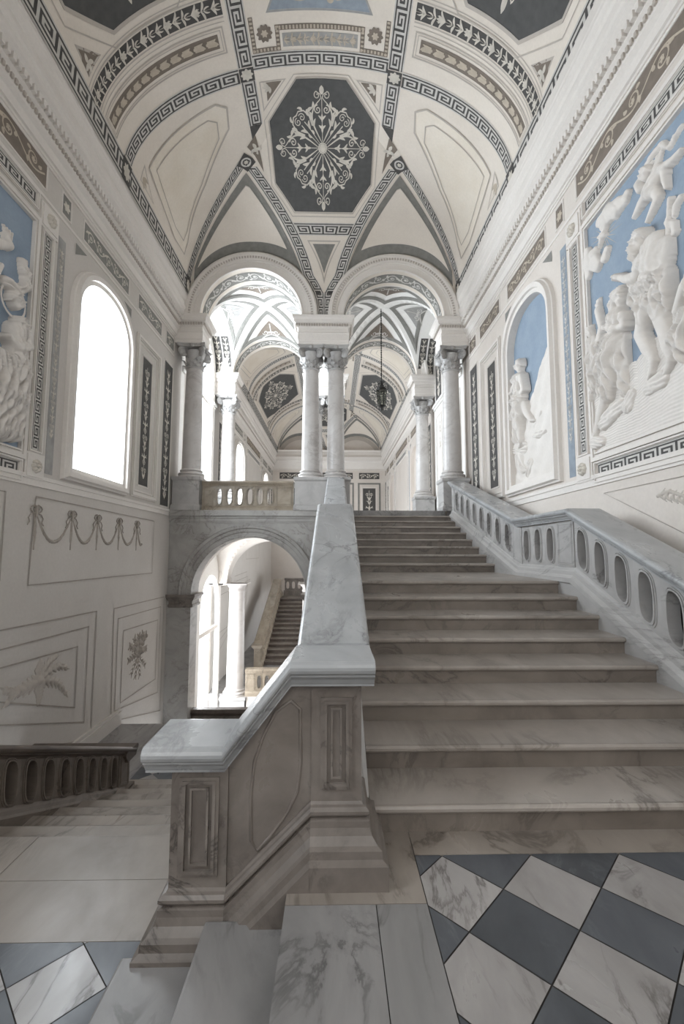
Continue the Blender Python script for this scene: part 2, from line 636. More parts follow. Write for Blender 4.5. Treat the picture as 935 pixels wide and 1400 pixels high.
def arabesque(fn, rx, ry, mi=0, mb=None, h=0.007):
    """four-armed scrolling rosette about the origin"""
    mb = mb or MB()

    def g(a, sx):
        ca, sa = math.cos(a), math.sin(a)
        return lambda x, y, hh: fn((x * ca * sx - y * sa) * rx, (x * sa * sx + y * ca) * ry, hh)
    f0 = lambda x, y, hh: fn(x * rx, y * ry, hh)
    for k in range(16):
        leaf(mb, f0, 0, 0, 2 * PI * k / 16, 0.085, 0.026, mi, h + 0.002, 0)
    ribbon(mb, f0, [(0.085 * math.cos(2 * PI * i / 24), 0.085 * math.sin(2 * PI * i / 24)) for i in range(25)], 0.02, mi, h)
    for q in range(4):
        for sx in (1, -1):
            f = g(q * PI / 2, sx)
            # stem bowing out from the centre, closing to the tip
            st = []
            for i in range(22):
                t = i / 21
                y = 0.10 + 0.70 * t
                x = 0.02 + 0.235 * math.sin(PI * min(1, t * 1.02)) ** 0.9 * (0.45 + 0.62 * t)
                st.append((x, y))
            ribbon(mb, f, st, lambda t: 0.012 + 0.020 * math.sin(PI * t), mi, h)
            ribbon(mb, f, spiral(0.085, 0.62, 0.075, PI * 0.5, 1.5, 0.12, 20, -1), 0.020, mi, h)
            ribbon(mb, f, [(0.01, 0.80), (0.03, 0.86), (0.10, 0.90)] + spiral(0.09, 0.845, 0.065, PI * 0.45, 1.1, 0.2, 14, -1), 0.016, mi, h)
            leaf(mb, f, 0.0, 0.86, PI / 2 - 0.5, 0.12, 0.04, mi, h, 0.3)
            for (x, y, a, L, W, c) in ((0.22, 0.45, 1.9, .14, .05, -.6), (0.25, 0.52, 0.3, .12, .05, .8), (0.2, 0.65, 2.6, .10, .04, -.8),
                                       (0.16, 0.36, 1.3, .12, .035, .5), (0.0, 0.3, PI / 2 - .5, .10, .03, -.3), (0.0, 0.45, PI / 2 - .5, .11, .03, -.3)):
                leaf(mb, f, x, y, a, L, W, mi, h, c)
            # diagonal scrolls between the arms
            ribbon(mb, f, [(0.05, 0.07), (0.16, 0.20), (0.28, 0.34), (0.36, 0.42)], lambda t: 0.009 + 0.010 * t, mi, h)
            ribbon(mb, f, [(0.20, 0.36), (0.26, 0.52), (0.37, 0.60), (0.48, 0.58), (0.53, 0.50)], lambda t: 0.03 * (1 - .4 * t), mi, h)
            ribbon(mb, f, spiral(0.41, 0.49, 0.070, 0.3, 1.4, 0.15, 18, 1), 0.016, mi, h)
            leaf(mb, f, 0.30, 0.56, 1.9, .15, .05, mi, h, .6)
            leaf(mb, f, 0.24, 0.30, 0.9, .15, .045, mi, h, .5)
            leaf(mb, f, 0.17, 0.22, 1.5, .09, .03, mi, h, -.6)
            leaf(mb, f, 0.40, 0.60, 1.2, .10, .04, mi, h, -.9)
        f = g(q * PI / 2, 1)
        leaf(mb, f, 0, 0.92, PI / 2, 0.08, 0.05, mi, h, 0)
        leaf(mb, f, 0, 0.25, PI / 2, 0.14, 0.04, mi, h, 0)
        leaf(mb, f, 0, 0.42, PI / 2, 0.14, 0.035, mi, h, 0)
        ribbon(mb, f, [(0, 0.1), (0, 0.3), (0, 0.5), (0, 0.8)], 0.012, mi, h)
    return mb

# ------------------------------------------------------------------ the hall: main measures (metres)
XL, XR = -3.85, 3.32          # faces of the two long walls
XC, VA = -0.24, 3.30          # vault axis and half span
ZS, RISE = 7.85, 2.10         # vault springing and rise
YB, YE = 7.20, 10.50          # where the vault's end slope starts, and its foot at the arcade
YM = 3.80                     # middle of the hall
YX = 12.60                    # middle of the bridge bay between the two halls
ZT = 2.465                    # level of the bridge
RIS, TRD = 0.145, 0.394       # riser, tread
AR = 1.24                     # arcade arches
AXL, AXR = -2.016, 1.48


def skew(x, y):
    return x + 0.007 * (y - 2.3)


# ---- vault surfaces
def vS(th, y, h=0.0):
    n = Vector((math.cos(th) / VA, 0, -math.sin(th) / RISE)).normalized()
    return (XC - VA * math.cos(th) + n.x * h, y, ZS + RISE * math.sin(th) + n.z * h)


def vM(s, y, h=0.0):
    t = max(0.0, (y - YB) / VA)
    q = min(1.0, max(abs(s), t))
    return (XC + s * VA, y - (0.4 * h if t > abs(s) else 0), ZS + RISE * math.sqrt(max(0, 1 - q * q)) - h)


def halfw(t):
    """half width (in s) of the end slope between the two lunettes"""
    if t < 0.5:
        return t
    q = 0.5 - 0.72 * (t - 0.5)
    z = ZS + RISE * math.sqrt(max(0, 1 - min(t, 1) ** 2))
    d = max(0, 1.63 ** 2 - (z - 7.25) ** 2)
    return min(q, (XC - (AXL + math.sqrt(d))) / VA) if t > 0.9 else q


def vE(s, t, h=0.0):
    t = min(t, 1.0)
    z = ZS + RISE * math.sqrt(max(0, 1 - t * t))
    n = Vector((0, -t / VA, -math.sqrt(max(0, 1 - t * t)) / RISE)).normalized()
    return (XC + s * VA, YB + t * VA + n.y * h, z + n.z * h)


ceil = MB()
NT = 48
# barrel between the two end slopes
ceil.grid([[vS(PI * i / NT, 2 * YM - YB + (2 * YB - 2 * YM) * j / 6) for j in range(7)] for i in range(NT + 1)])


def end_slope(mb, mir=False):
    f = (lambda p: (p[0], 2 * YM - p[1], p[2])) if mir else (lambda p: p)
    mb.grid([[f(vS(PI * i / NT, YB + VA * abs(math.cos(PI * i / NT)) * j / 10)) for j in range(11)] for i in range(NT + 1)])
    rows = []
    for i in range(41):
        t = math.sin(PI / 2 * i / 40)
        hw = halfw(t)
        rows.append([f(vE(-hw + 2 * hw * j / 16, t)) for j in range(17)])
    mb.grid(rows)
    for sg in (-1, 1):
        mb.grid([[f(lun(sg, i / 48, j / 8)) for j in range(9)] for i in range(49)])


def lun_edge(u):
    """edge of the left lunette: wall corner -> tip -> column, u in 0..1"""
    if u < 0.5:
        s = -1 + u
        t = -s
        return (XC + s * VA, YB + t * VA, ZS + RISE * math.sqrt(max(0, 1 - s * s)))
    t = math.sin(PI / 6 + (PI / 3) * (u - 0.5) * 2)
    return vE(-halfw(t), t)


def lun(sg, u, v, h=0.0):
    """lunette surface from the arch ring (v = 0) out to the groin (v = 1)"""
    a = R(158) + (R(22) - R(158)) * u
    p = Vector((AXL + 1.62 * math.cos(a), YE - 0.02, 7.25 + 1.62 * math.sin(a)))
    q = Vector(lun_edge(u))
    r = p + (q - p) * v
    r.z += 0.10 * math.sin(PI * v) * math.sin(PI * u)
    r.z -= h
    r.y -= h * 0.6
    if sg > 0:
        r.x = 2 * XC - r.x
    return tuple(r)


end_slope(ceil)
end_slope(ceil, True)
CEIL = struct('ceiling', ceil, 'ceil')


def cpart(name, mb, mats, both=True):
    o = obj(name, mb, mats, CEIL)
    if both:
        c = o.copy()
        COL.objects.link(c)
        c.parent = CEIL
        c.location = (0, 2 * YM, 0)
        c.scale = (1, -1, 1)
    return o


DK = ('dark', 'key', 'orn', 'bead')
def spring(z, y, h, TH):
    if z >= ZS:
        return vS(TH(math.asin((z - ZS) / RISE)), y, h)
    p = vS(TH(0.0), y, h)
    return (p[0], p[1], z)


for sg in (-1, 1):
    TH = (lambda th: th) if sg < 0 else (lambda th: PI - th)
    # key along each springing, full length
    y0, y1 = 2 * YM - 10.42, 10.42
    cpart('meander_band', meander(lambda u, v, h: spring(7.71 + v, y0 + u, h, TH), y1 - y0, 0.37, unit=0.40), DK, False)
    # cross key from springing to the long band
    Lc = 0.99
    arc = 2.55
    cpart('meander_band', meander(lambda u, v, h: vS(TH(0.13 + (1.125 - 0.13) * u / arc), 6.99 + v, h), arc, 0.235, unit=0.27), DK)
    # long key band beside the crown: ends in a point before the groin
    mb = meander(lambda u, v, h: vS(TH(1.13 + 0.078 * v / 0.235), 7.22 + u, h), 0.80, 0.235, unit=0.29)
    mb.poly([vS(TH(1.13 + .0), 8.02, .005), vS(TH(1.208), 8.02, .005), vS(TH(1.13), 8.30, .005)], 0)
    cpart('meander_band', mb, DK)
    ym = 2 * YM - 6.98
    cpart('meander_band', meander(lambda u, v, h: vS(TH(1.13 + 0.078 * v / 0.235), ym + u, h), 6.98 - ym, 0.235, unit=0.29), DK, False)
    # squares with a flower where bands cross
    mb = MB()
    patch(mb, lambda u, v, h: vS(TH(1.128 + 0.082 * u), 6.995 + v * 0.22, h), 0, 1, 0, 1, 0, 0.005, 2, 2)
    flower(mb, lambda x, y, h: vS(TH(1.169 + x * 0.085), 7.105 + y * .24, h), 0, 0, 0.42, 8, 2)
    patch(mb, lambda u, v, h: spring(7.70 + .40 * u, 6.95 + v * 0.30, h, TH), 0, 1, 0, 1, 0, 0.012, 4, 2)
    flower(mb, lambda x, y, h: spring(7.90 + x * .36, 7.1 + y * .28, h, TH), 0, 0, 0.42, 8, 2, 0.02)
    cpart('flower_square', mb, DK)
    # garland band with its sunk frame
    arc = 2.3
    f = lambda u, v, h: vS(TH(0.165 + 0.89 * u / arc), 6.42 + v, h)
    mb = MB()
    patch(mb, f, 0, arc, 0, 0.2, 0, 0.003, 24, 1)
    for o_, w_ in ((-0.05, .012), (-0.09, .02)):
        for v0 in (o_, 0.2 - o_ - w_):
            patch(mb, f, o_, arc - o_, v0, v0 + w_, 2, 0.006, 24, 1)
        for u0 in (o_, arc - o_ - w_):
            patch(mb, f, u0, u0 + w_, o_, 0.2 - o_, 2, 0.006, 1, 3)
    nn = 12
    for k in range(nn):
        u = arc * (k + .5) / nn
        leaf(mb, f, u - .09, 0.1, 0, .18, .075, 1, .008, .2)
        leaf(mb, f, u - .07, 0.06, 0.5, .13, .04, 1, .009, -.6)
        leaf(mb, f, u - .07, 0.14, -0.5, .13, .04, 1, .009, .6)
    cpart('garland_band', mb, ('brown', 'tan', 'bead'))
    # dark leaf band
    arc = 2.65
    f = lambda u, v, h: vS(TH(0.095 + 1.01 * u / arc), 5.97 + v, h)
    mb = MB()
    patch(mb, f, 0, arc, 0, 0.22, 0, 0.003, 26, 1)
    garland(f, arc, 0.22, 1, mb)
    for v0, w_ in ((-0.04, .02), (-.09, .015), (.24, .02), (.30, .012)):
        patch(mb, f, 0, arc, v0, v0 + w_, 2, 0.004, 26, 1)
    cpart('leaf_band', mb, ('dark', 'orn', 'bead'))
    # small triangle with a sprig
    mb = MB()
    tri = [(0.19, 5.45), (0.35, 5.84), (0.17, 5.84)]
    fill2d(mb, lambda x, y, h: vS(TH(x), y, h), tri, 0, 0.004, 0.03)
    frame2d(mb, lambda x, y, h: vS(TH(x / RISE), y, h), [(a * RISE, b) for a, b in tri], -0.03, 2)
    for a in (0.3, 1.5, 2.7, 4.6):
        leaf(mb, lambda x, y, h: vS(TH(0.225 + x / RISE), 5.74 + y, h), 0, 0, a, .11, .05, 1)
    cpart('sprig_triangle', mb, ('brown', 'orn', 'bead'))
    # large dark side octagon with its rosette (the hall's middle)
    mb = MB()
    cth, hth = 0.66, 0.42
    octp = [(cth - .17, YM + 2.0), (cth + .2, YM + 2.0), (cth + hth, YM + 1.3), (cth + hth, YM - 1.3), (cth + .2, YM - 2.0), (cth - .17, YM - 2.0), (cth - hth, YM - 1.35), (cth - hth, YM + 1.35)]
    fill2d(mb, lambda x, y, h: vS(TH(x), y, h), octp, 0, 0.004, 0.035)
    frame2d(mb, lambda x, y, h: vS(TH(x / 2.7), y, h), [(a * 2.7, b) for a, b in octp], 0.05, 2, .010)
    frame2d(mb, lambda x, y, h: vS(TH(x / 2.7), y, h), [((cth + (a - cth) * 1.14) * 2.7, YM + (b - YM) * 1.07) for a, b in octp], 0.02, 2, .008)
    arabesque(lambda x, y, h: vS(TH(cth + x / 2.7), YM + y, h), 0.95, 1.85, 1, mb)
    cpart('dark_octagon', mb, ('oct', 'orn', 'bead'), False)
    # cream side panel between the cross key and the groin
    mb = MB()
    pan = [(0.30, 7.62), (0.95, 7.42), (1.02, 7.55), (1.0, 7.95), (0.72, 8.85), (0.34, 9.70), (0.22, 9.80), (0.20, 9.2)]
    g = lambda x, y, h: vS(TH(x / 2.7), y, h)
    fill2d(mb, lambda x, y, h: vS(TH(x), y, h), pan, 0, 0.004, 0.035)
    o2 = frame2d(mb, g, [(a * 2.7, b) for a, b in pan], 0.03, 1, .012)
    pc = (sum(a for a, b in pan) / 8, sum(b for a, b in pan) / 8)
    frame2d(mb, g, [((pc[0] + (a - pc[0]) * .8) * 2.7, pc[1] + (b - pc[1]) * .8) for a, b in pan], 0.02, 1, .012)
    tri = [(0.155, 7.55), (0.28, 7.50), (0.16, 8.15)]
    frame2d(mb, g, [(a * 2.7, b) for a, b in tri], 0.025, 1, .006)
    for a in (1.0, 1.6, 2.2):
        leaf(mb, g, .195 * 2.7, 7.6, a, .2, .06, 2)
    cpart('cream_panel', mb, ('cream', 'bead', 'tan'))
    # key up the groin: wall corner -> tip
    def gro(u, v, h, TH=TH):
        th = 0.10 + (PI / 3 - 0.10) * u
        return vS(TH(th), YB + VA * math.cos(th) - 0.03 - v, h)
    fl, Ll = by_length(gro, 1.0, .12)
    mb = meander(fl, Ll, 0.235, unit=0.27)
    cpart('meander_band', mb, DK)
    mb = MB()
    patch(mb, lambda u, v, h: spring(7.70 + .40 * u, 10.16 + 0.33 * v, h, TH), 0, 1, 0, 1, 0, 0.014, 4, 2)
    flower(mb, lambda x, y, h: spring(7.90 + x * .36, 10.33 + y * .28, h, TH), 0, 0, 0.42, 8, 2, .022)
    cpart('flower_square', mb, DK)
    # key from the tip down to the column: follows the lunette edge, then the spandrel
    sx = sg

    def leg(u, v, h):
        if u < 1:
            t = math.sin(PI / 6 + PI / 3 * u)
            hw = halfw(t) * VA
            wv = min(1.0, hw / 0.25)
            p = vE((hw - v * wv) / VA, t, h)
        else:
            z = ZS - (u - 1) * 0.66 / 0.35
            d = math.sqrt(max(0, 1.63 ** 2 - (z - 7.25) ** 2))
            hw = XC - (AXL + d)
            wv = min(1.0, hw / 0.25)
            p = (XC + (hw - v * wv), YE - 0.03 - h, z)
        x = p[0] if sx > 0 else 2 * XC - p[0]
        return (x, p[1], p[2])
    fl, Ll = by_length(leg, 1.35, .12)
    mb = meander(fl, Ll, 0.24, unit=0.26, nseg=50)
    cpart('meander_band', mb, DK)
    # flower disc at the tip
    mb = MB()
    fn = lambda x, y, h: vM(sx * 0.49 + x / VA, 8.74 + y, h)
    fill2d(mb, fn, [(0, -.22), (.2, .02), (0, .20), (-.2, .02)], 0, .016, .08)
    ribbon(mb, fn, [(.09 * math.cos(a * PI / 8), .09 * math.sin(a * PI / 8)) for a in range(17)], .035, 1, .022)
    flower(mb, fn, 0, 0, .05, 6, 2, .024)
    cpart('flower_disc', mb, DK)
    # lunette: grey legs and base round a pale triangle
    mb = MB()
    def span(u):
        return (Vector(lun(-1, u, 1)) - Vector(lun(-1, u, 0))).length
    def vv(u, lo, hi, q):
        d = span(u)
        return (lo + (max(d - hi, lo) - lo) * q) / d
    mb.grid([[lun(sg, u, vv(u, .03, .13, j / 10), .012) for j in range(11)] for u in [.05 + .9 * i / 48 for i in range(49)]], 0, True)
    us = [u for u in [i / 200 for i in range(201)] if span(u) > .62]
    us = us[::4] if us[-1] in us[::4] else us[::4] + [us[-1]]
    mb.grid([[lun(sg, u, vv(u, .24, .38, j / 10), .024) for j in range(11)] for u in us], 1, True)
    mb.grid([[lun(sg, u, vv(u, .24, .38, 1.0) + e, .026) for e in (0, .012)] for u in us], 2, True)
    cpart('lunette_panel', mb, ('grey', 'ceil', 'bead'))
    # diamond leaf beside the octagon and corner triangles over it
    mb = MB()
    fn = lambda x, y, h: vM(sx * x, y, h)
    fill2d(mb, fn, [(.465, 8.42), (.405, 8.22), (.385, 8.94)] if sx > 0 else [(.465, 8.42), (.405, 8.22), (.385, 8.94)], 0, .012, .07)
    for a in (0.4, 1.57, 2.7, 4.7):
        leaf(mb, lambda x, y, h: vM(sx * (.418 + x / VA), 8.5 + y, h), 0, 0, a, .13, .06, 1, .018)
    fill2d(mb, fn, [(.30, 7.29), (.215, 7.29), (.305, 7.62)], 0, .005, .07)
    for a in (1.2, 2.0, 2.9, 3.6):
        leaf(mb, lambda x, y, h: vM(sx * (.288 + x / VA * sx * -1 * -1), 7.36 + y, h), 0, 0, a if sx < 0 else a, .12, .05, 1, .01)
    frame2d(mb, lambda x, y, h: vM(sx * x / VA, y, h), [(.335 * VA, 7.26), (.19 * VA, 7.26), (.335 * VA, 7.80)], .02, 2)
    cpart('leaf_triangle', mb, ('brown', 'orn', 'bead'))

# cross key over the crown
arc = 2 * .36 * VA
cpart('meander_band', meander(lambda u, v, h: vS(1.21 + (PI - 2.42) * u / arc, 6.83 + v * 1.02 + 0.17 * 0, h), arc, 0.22, unit=0.29), DK)
# main octagon
OCT = [(-.135, 7.28), (.135, 7.28), (.31, 8.0), (.315, 9.13), (.20, 9.61), (-.20, 9.61), (-.315, 9.13), (-.31, 8.0)]
mb = MB()
fill2d(mb, vM, OCT, 0, .010, .08)
fv = lambda x, y, h: vM(x / VA, y, h)
o = [(a * VA, b) for a, b in OCT]
oc = (0, 8.45)
frame2d(mb, fv, [(a * 1.025, 8.45 + (b - 8.45) * 1.025) for a, b in o], 0.02, 2, .013, .1)
frame2d(mb, fv, [(a * 1.10, 8.45 + (b - 8.45) * 1.075) for a, b in o], 0.015, 2, .008, .1)
arabesque(lambda x, y, h: vM(x / VA, 8.49 + y, h), 0.96, 1.10, 1, mb, .017)
cpart('dark_octagon', mb, ('oct', 'orn', 'bead'))
# cross key below the octagon, little dark triangle
mb = MB()
hw_ = lambda y: (halfw((y - YB) / VA) * VA - .26)
cpart('meander_band', meander(lambda u, v, h: vE(((u - .5) * 2 * hw_(9.80 + v)) / VA, (9.80 + v - YB) / VA, h), 1.0, 0.17, unit=0.25, nseg=8), DK)
fill2d(mb, lambda x, y, h: vE(x / VA, (y - YB) / VA, h), [(-.27, 10.10), (.27, 10.10), (0, 10.42)], 0, .006, .06)
frame2d(mb, lambda x, y, h: vE(x / VA, (y - YB) / VA, h), [(-.40, 10.05), (.40, 10.05), (0, 10.48)], .02, 1, .005, .06)
cpart('dark_triangle', mb, ('grey', 'bead'))
# coffered frame of the crown before the cross key
mb = MB()
f = lambda x, y, h: vM(x / VA, y, h)
stepf = [(-1.12, 6.80), (-1.12, 6.36), (-.68, 6.36), (-.68, 6.45), (.68, 6.45), (.68, 6.36), (1.12, 6.36), (1.12, 6.80), (.72, 6.80), (.72, 6.66), (-.72, 6.66), (-.72, 6.80)]
for a, b in (((-1.13, 6.30), (1.13, 6.30)),):
    pass
for (x0, x1, y0_, y1_) in ((-1.13, -.66, 6.74, 6.81), (.66, 1.13, 6.74, 6.81), (-1.13, -1.06, 6.30, 6.81), (1.06, 1.13, 6.30, 6.81),
                           (-.73, .73, 6.44, 6.52), (-.73, -.66, 6.44, 6.81), (.66, .73, 6.44, 6.81)):
    patch(mb, f, x0, x1, y0_, y1_, 0, .004, max(1, int((x1 - x0) / .1)), 1)
    n = max(1, int(max(x1 - x0, y1_ - y0_) / .055))
    for k in range(n):
        if x1 - x0 > y1_ - y0_:
            a = x0 + (x1 - x0) * (k + .15) / n
            patch(mb, f, a, a + .03, y0_ + .012, y1_ - .012, 1, .009)
        else:
            a = y0_ + (y1_ - y0_) * (k + .15) / n
            patch(mb, f, x0 + .012, x1 - .012, a, a + .03, 1, .009)
patch(mb, f, -.62, .62, 6.56, 6.76, 2, .004, 8, 1)
garland(lambda u, v, h: f(u - .6, 6.57 + v, h), 1.2, .18, 1, mb)
for x in (-.9, .9):
    flower(mb, f, x, 6.54, .13, 10, 0, .008)
    flower(mb, f, x, 6.54, .06, 6, 1, .012)
fill2d(mb, f, [(-.80, 6.24), (.80, 6.24), (.5, 5.75), (-.5, 5.75)], 3, .004, .1)
rinceau(lambda u, v, h: f(u - .6, 5.78 + v, h), 1.2, .44, 1, mb)
frame2d(mb, f, [(-.84, 6.27), (.84, 6.27), (.53, 5.72), (-.53, 5.72)], .03, 2, .005)
cpart('coffer_frame', mb, ('brown', 'tan', 'paleg', 'blueg'))


# ------------------------------------------------------------------ walls
def wall_with_openings(x, out, y0, y1, z0, z1, holes, th=0.16):
    """long wall in a plane of constant x; out = direction away from the room; holes: (yc, half, sill, spring, rise)"""
    mb = MB()
    xb = x + out * th

    def top(h, y):
        q = min(1.0, abs(y - h[0]) / h[1])
        return h[3] + h[4] * (1 - q ** 2.3) ** (1 / 2.3)
    ys = [y0]
    for h in sorted(holes):
        a, b = h[0] - h[1], h[0] + h[1]
        mb.box(min(x, xb), max(x, xb), ys[-1], a, z0, z1)
        mb.box(min(x, xb), max(x, xb), a, b, z0, h[2])
        n = 28
        arc = [(h[0] - h[1] * math.cos(PI * k / n)) for k in range(n + 1)]
        for X in (x, xb):
            mb.grid([[(X, y, top(h, y)), (X, y, z1)] for y in arc], 0, False)
        mb.grid([[(x, y, top(h, y)), (xb, y, top(h, y))] for y in arc], 0, True)
        mb.grid([[(x, y, z1), (xb, y, z1)] for y in (a, b)], 0, False)
        ys.append(b)
    mb.box(min(x, xb), max(x, xb), ys[-1], y1, z0, z1)
    return mb


YW = 7.27                       # middle of the window / niche near the arcade
YW2 = 2 * YM - YW
WIN = [(y, .80, 2.69, 5.10, .70) for y in (YW2, YW)]
YN = -2.90                      # end wall behind the viewer
WL = struct('wall_left', wall_with_openings(XL, -1, YN, 11.0, -3.8, 9.0, WIN), 'plaster_low')
nw2 = wall_with_openings(XR, 1, YN, 11.0, -.3, 9.0, WIN, .14)
nw2.box(XR + .14, XR + .45, YN, 11.0, -.3, 9.0)
WR = struct('wall_right', nw2, 'plaster')


def side(sg):
    """point on a long wall: y along, z up, h off the wall into the room"""
    return (lambda y, z, h=0.0: (XL + h, y, z)) if sg < 0 else (lambda y, z, h=0.0: (XR - h, y, z))


def bar(mb, W, y0, y1, z0, z1, h0, h1, mi=0):
    mb.box(0, 1, 0, 1, 0, 1, mi, lambda a, b, c: W(y0 + (y1 - y0) * b, z0 + (z1 - z0) * c, h0 + (h1 - h0) * a))


def frame(mb, W, y0, y1, z0, z1, wd, h=0.03, mi=0):
    for k, (f_, hh) in enumerate(((1.0, h * .55), (.55, h))):
        ww = wd * f_
        o = wd * (1 - f_) * .5
        bar(mb, W, y0 + o, y0 + o + ww, z0 + o, z1 - o, 0, hh, mi)
        bar(mb, W, y1 - o - ww, y1 - o, z0 + o, z1 - o, 0, hh, mi)
        bar(mb, W, y0 + o + ww, y1 - o - ww, z0 + o, z0 + o + ww, 0, hh, mi)
        bar(mb, W, y0 + o + ww, y1 - o - ww, z1 - o - ww, z1 - o, 0, hh, mi)


def arch_outline(yc, half, sill, spring, rise, off, n=28):
    pts = []
    for k in range(n + 1):
        c = math.cos(PI * k / n)
        q = abs(c)
        y = yc - (half + off) * c
        z = spring + (rise + off) * (1 - q ** 2.3) ** (1 / 2.3)
        pts.append((y, z))
    return [(yc - half - off, sill - off)] + pts + [(yc + half + off, sill - off)]


def arch_frame(mb, W, spec, offs, mi=0):
    """moulded frame round an arched opening: offs = list of (offset, height)"""
    rows = []
    for off, h in offs:
        rows.append([W(y, z, h) for y, z in arch_outline(*spec, off)])
    mb.grid(rows, mi, False, closed_v=True)


def wall_decor(sg, WALL):
    W = side(sg)

    def part(name, mb, mats, mir=True):
        o = obj(name, mb, mats, WALL)
        if mir:
            c = o.copy()
            COL.objects.link(c)
            c.parent = WALL
            c.location = (0, 2 * YM, 0)
            c.scale = (1, -1, 1)
        return o
    # string course at the bridge level and band under the frieze
    mb = MB()
    for z0, z1, h in ((2.33, 2.42, .02), (2.42, 2.47, .035), (6.16, 6.20, .012), (6.64, 6.68, .015), (6.68, 6.72, .03)):
        bar(mb, W, YN, 10.45, z0, z1, 0, h)
    part('string_course', mb, 'white', False)
    # cornice
    prof = [(0, 6.72), (.05, 6.74), (.06, 6.86), (.11, 6.90), (.12, 7.02), (.16, 7.05), (.16, 7.12), (.20, 7.18), (.25, 7.22), (.25, 7.30), (.27, 7.33),
            (.275, 7.39), (.25, 7.42), (.245, 7.50), (.27, 7.54), (.285, 7.60), (.30, 7.63), (.30, 7.68), (.306, 7.70), (.306, 7.86), (0, 7.95)]
    mb = MB()
    mb.sweep(prof, [lambda a, b, y=y: W(y, b, a) for y in (YN, 10.5)], 0)
    n = 150
    for k in range(n):
        y = YN + (10.42 - YN) * k / n
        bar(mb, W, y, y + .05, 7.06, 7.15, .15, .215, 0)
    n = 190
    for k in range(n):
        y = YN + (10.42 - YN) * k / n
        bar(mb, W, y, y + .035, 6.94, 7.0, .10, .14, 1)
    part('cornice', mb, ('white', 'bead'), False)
    # frieze panels
    for i, (a, b) in enumerate(((5.99, 6.18), (6.54, 8.04), (8.47, 9.64), (9.94, 10.42))):
        mb = MB()
        bar(mb, W, a, b, 6.28, 6.57, 0, .004, 0)
        if i == 0:
            flower(mb, lambda x, z, h: W(x, z, h), (a + b) / 2, 6.42, .08, 6, 1)
        else:
            rinceau(lambda u, v, h: W(a + .04 + u, 6.30 + v, h), b - a - .08, .25, 1, mb)
        frame(mb, W, a - .03, b + .03, 6.25, 6.60, .03, .012, 2)
        part('frieze_panel', mb, ('grey' if sg < 0 else 'brown', 'orn' if sg < 0 else 'tan', 'white'))
    # long frieze and keys round the large relief
    ya, yb = 2 * YM - 5.62, 5.62
    mb = MB()
    bar(mb, W, ya, yb, 6.31, 6.66, 0, .004, 0)
    rinceau(lambda u, v, h: W(ya + .04 + u, 6.33 + v, h), yb - ya - .08, .31, 1, mb, pitch=.42)
    frame(mb, W, ya - .03, yb + .03, 6.28, 6.69, .03, .012, 2)
    part('scroll_frieze', mb, ('brown', 'tan', 'white'), False)
    ya, yb = 2 * YM - 5.44, 5.44
    for z0, w_, nm in ((5.93, .17, 'top'), (2.40, .185, 'bottom')):
        mb = MB()
        meander(lambda u, v, h: W(ya + u, z0 + v, h), yb - ya, w_, unit=.26, mb=mb, nseg=2)
        frame(mb, W, ya - .06, yb + .06, z0 - .045, z0 + w_ + .045, .035, .035, 2)
        part('meander_band', mb, ('dark', 'key', 'white'), False)
    # upright key, upright ornament strip
    mb = MB()
    meander(lambda u, v, h: W(5.655 + v, 2.80 + u, h), 2.91, .145, unit=.165, mb=mb, nseg=2)
    frame(mb, W, 5.60, 5.855, 2.755, 5.755, .035, .03, 2)
    part('meander_band', mb, ('dark', 'key', 'white'))
    mb = MB()
    bar(mb, W, 5.955, 6.115, 2.53, 5.90, 0, .004, 0)
    candelabra(lambda u, v, h: W(5.965 + u, 2.95 + v, h), .14, 2.9, 1, mb)
    part('ornament_strip', mb, ('paleg' if sg < 0 else 'blueg', 'orn' if sg < 0 else 'key'))
    # corner blocks with stucco flowers
    for zc in (5.92, 2.58):
        mb = MB()
        bar(mb, W, 5.53, 5.90, zc - .17, zc + .17, 0, .03)
        bar(mb, W, 5.56, 5.87, zc - .14, zc + .14, .03, .045)
        o = part('corner_block', mb, 'white', False)
        fb = MB()
        for k in range(8):
            a = 2 * PI * k / 8
            cy, cz = 5.715 + .055 * math.cos(a), zc + .055 * math.sin(a)
            fb.grid([[W(cy + .036 * math.cos(2 * PI * i / 8) * math.cos(PI / 2 * j / 3), cz + .036 * math.sin(2 * PI * i / 8) * math.cos(PI / 2 * j / 3), .04 + .05 * math.sin(PI / 2 * j / 3)) for i in range(8)] for j in range(4)], 0, True, closed_v=True)
        fb.grid([[W(5.715 + .03 * math.cos(2 * PI * i / 8) * math.cos(PI / 2 * j / 3), zc + .03 * math.sin(2 * PI * i / 8) * math.cos(PI / 2 * j / 3), .05 + .05 * math.sin(PI / 2 * j / 3)) for i in range(8)] for j in range(4)], 0, True, closed_v=True)
        fo = obj('stucco_flower', fb, 'orn', o)
        m2 = o.copy()
        COL.objects.link(m2)
        m2.parent = WALL
        m2.location = (0, 2 * YM, 0)
        m2.scale = (1, -1, 1)
        f2 = fo.copy()
        COL.objects.link(f2)
        f2.parent = m2
    # spandrel triangles over the arch head
    mb = MB()
    for s in (-1, 1):
        t = [(YW + s * .92, 6.08), (YW + s * .92, 5.90), (YW + s * .62, 6.08)]
        mb.poly([W(a, b, .004) for a, b in t], 0)
    part('spandrel_triangle', mb, 'grey')
    # framed pier panel and the dark strip by the column
    mb = MB()
    frame(mb, W, 8.46, 9.63, 2.55, 5.78, .09, .05)
    frame(mb, W, 8.60, 9.48, 2.66, 5.65, .03, .02)
    part('panel_frame', mb, 'white')
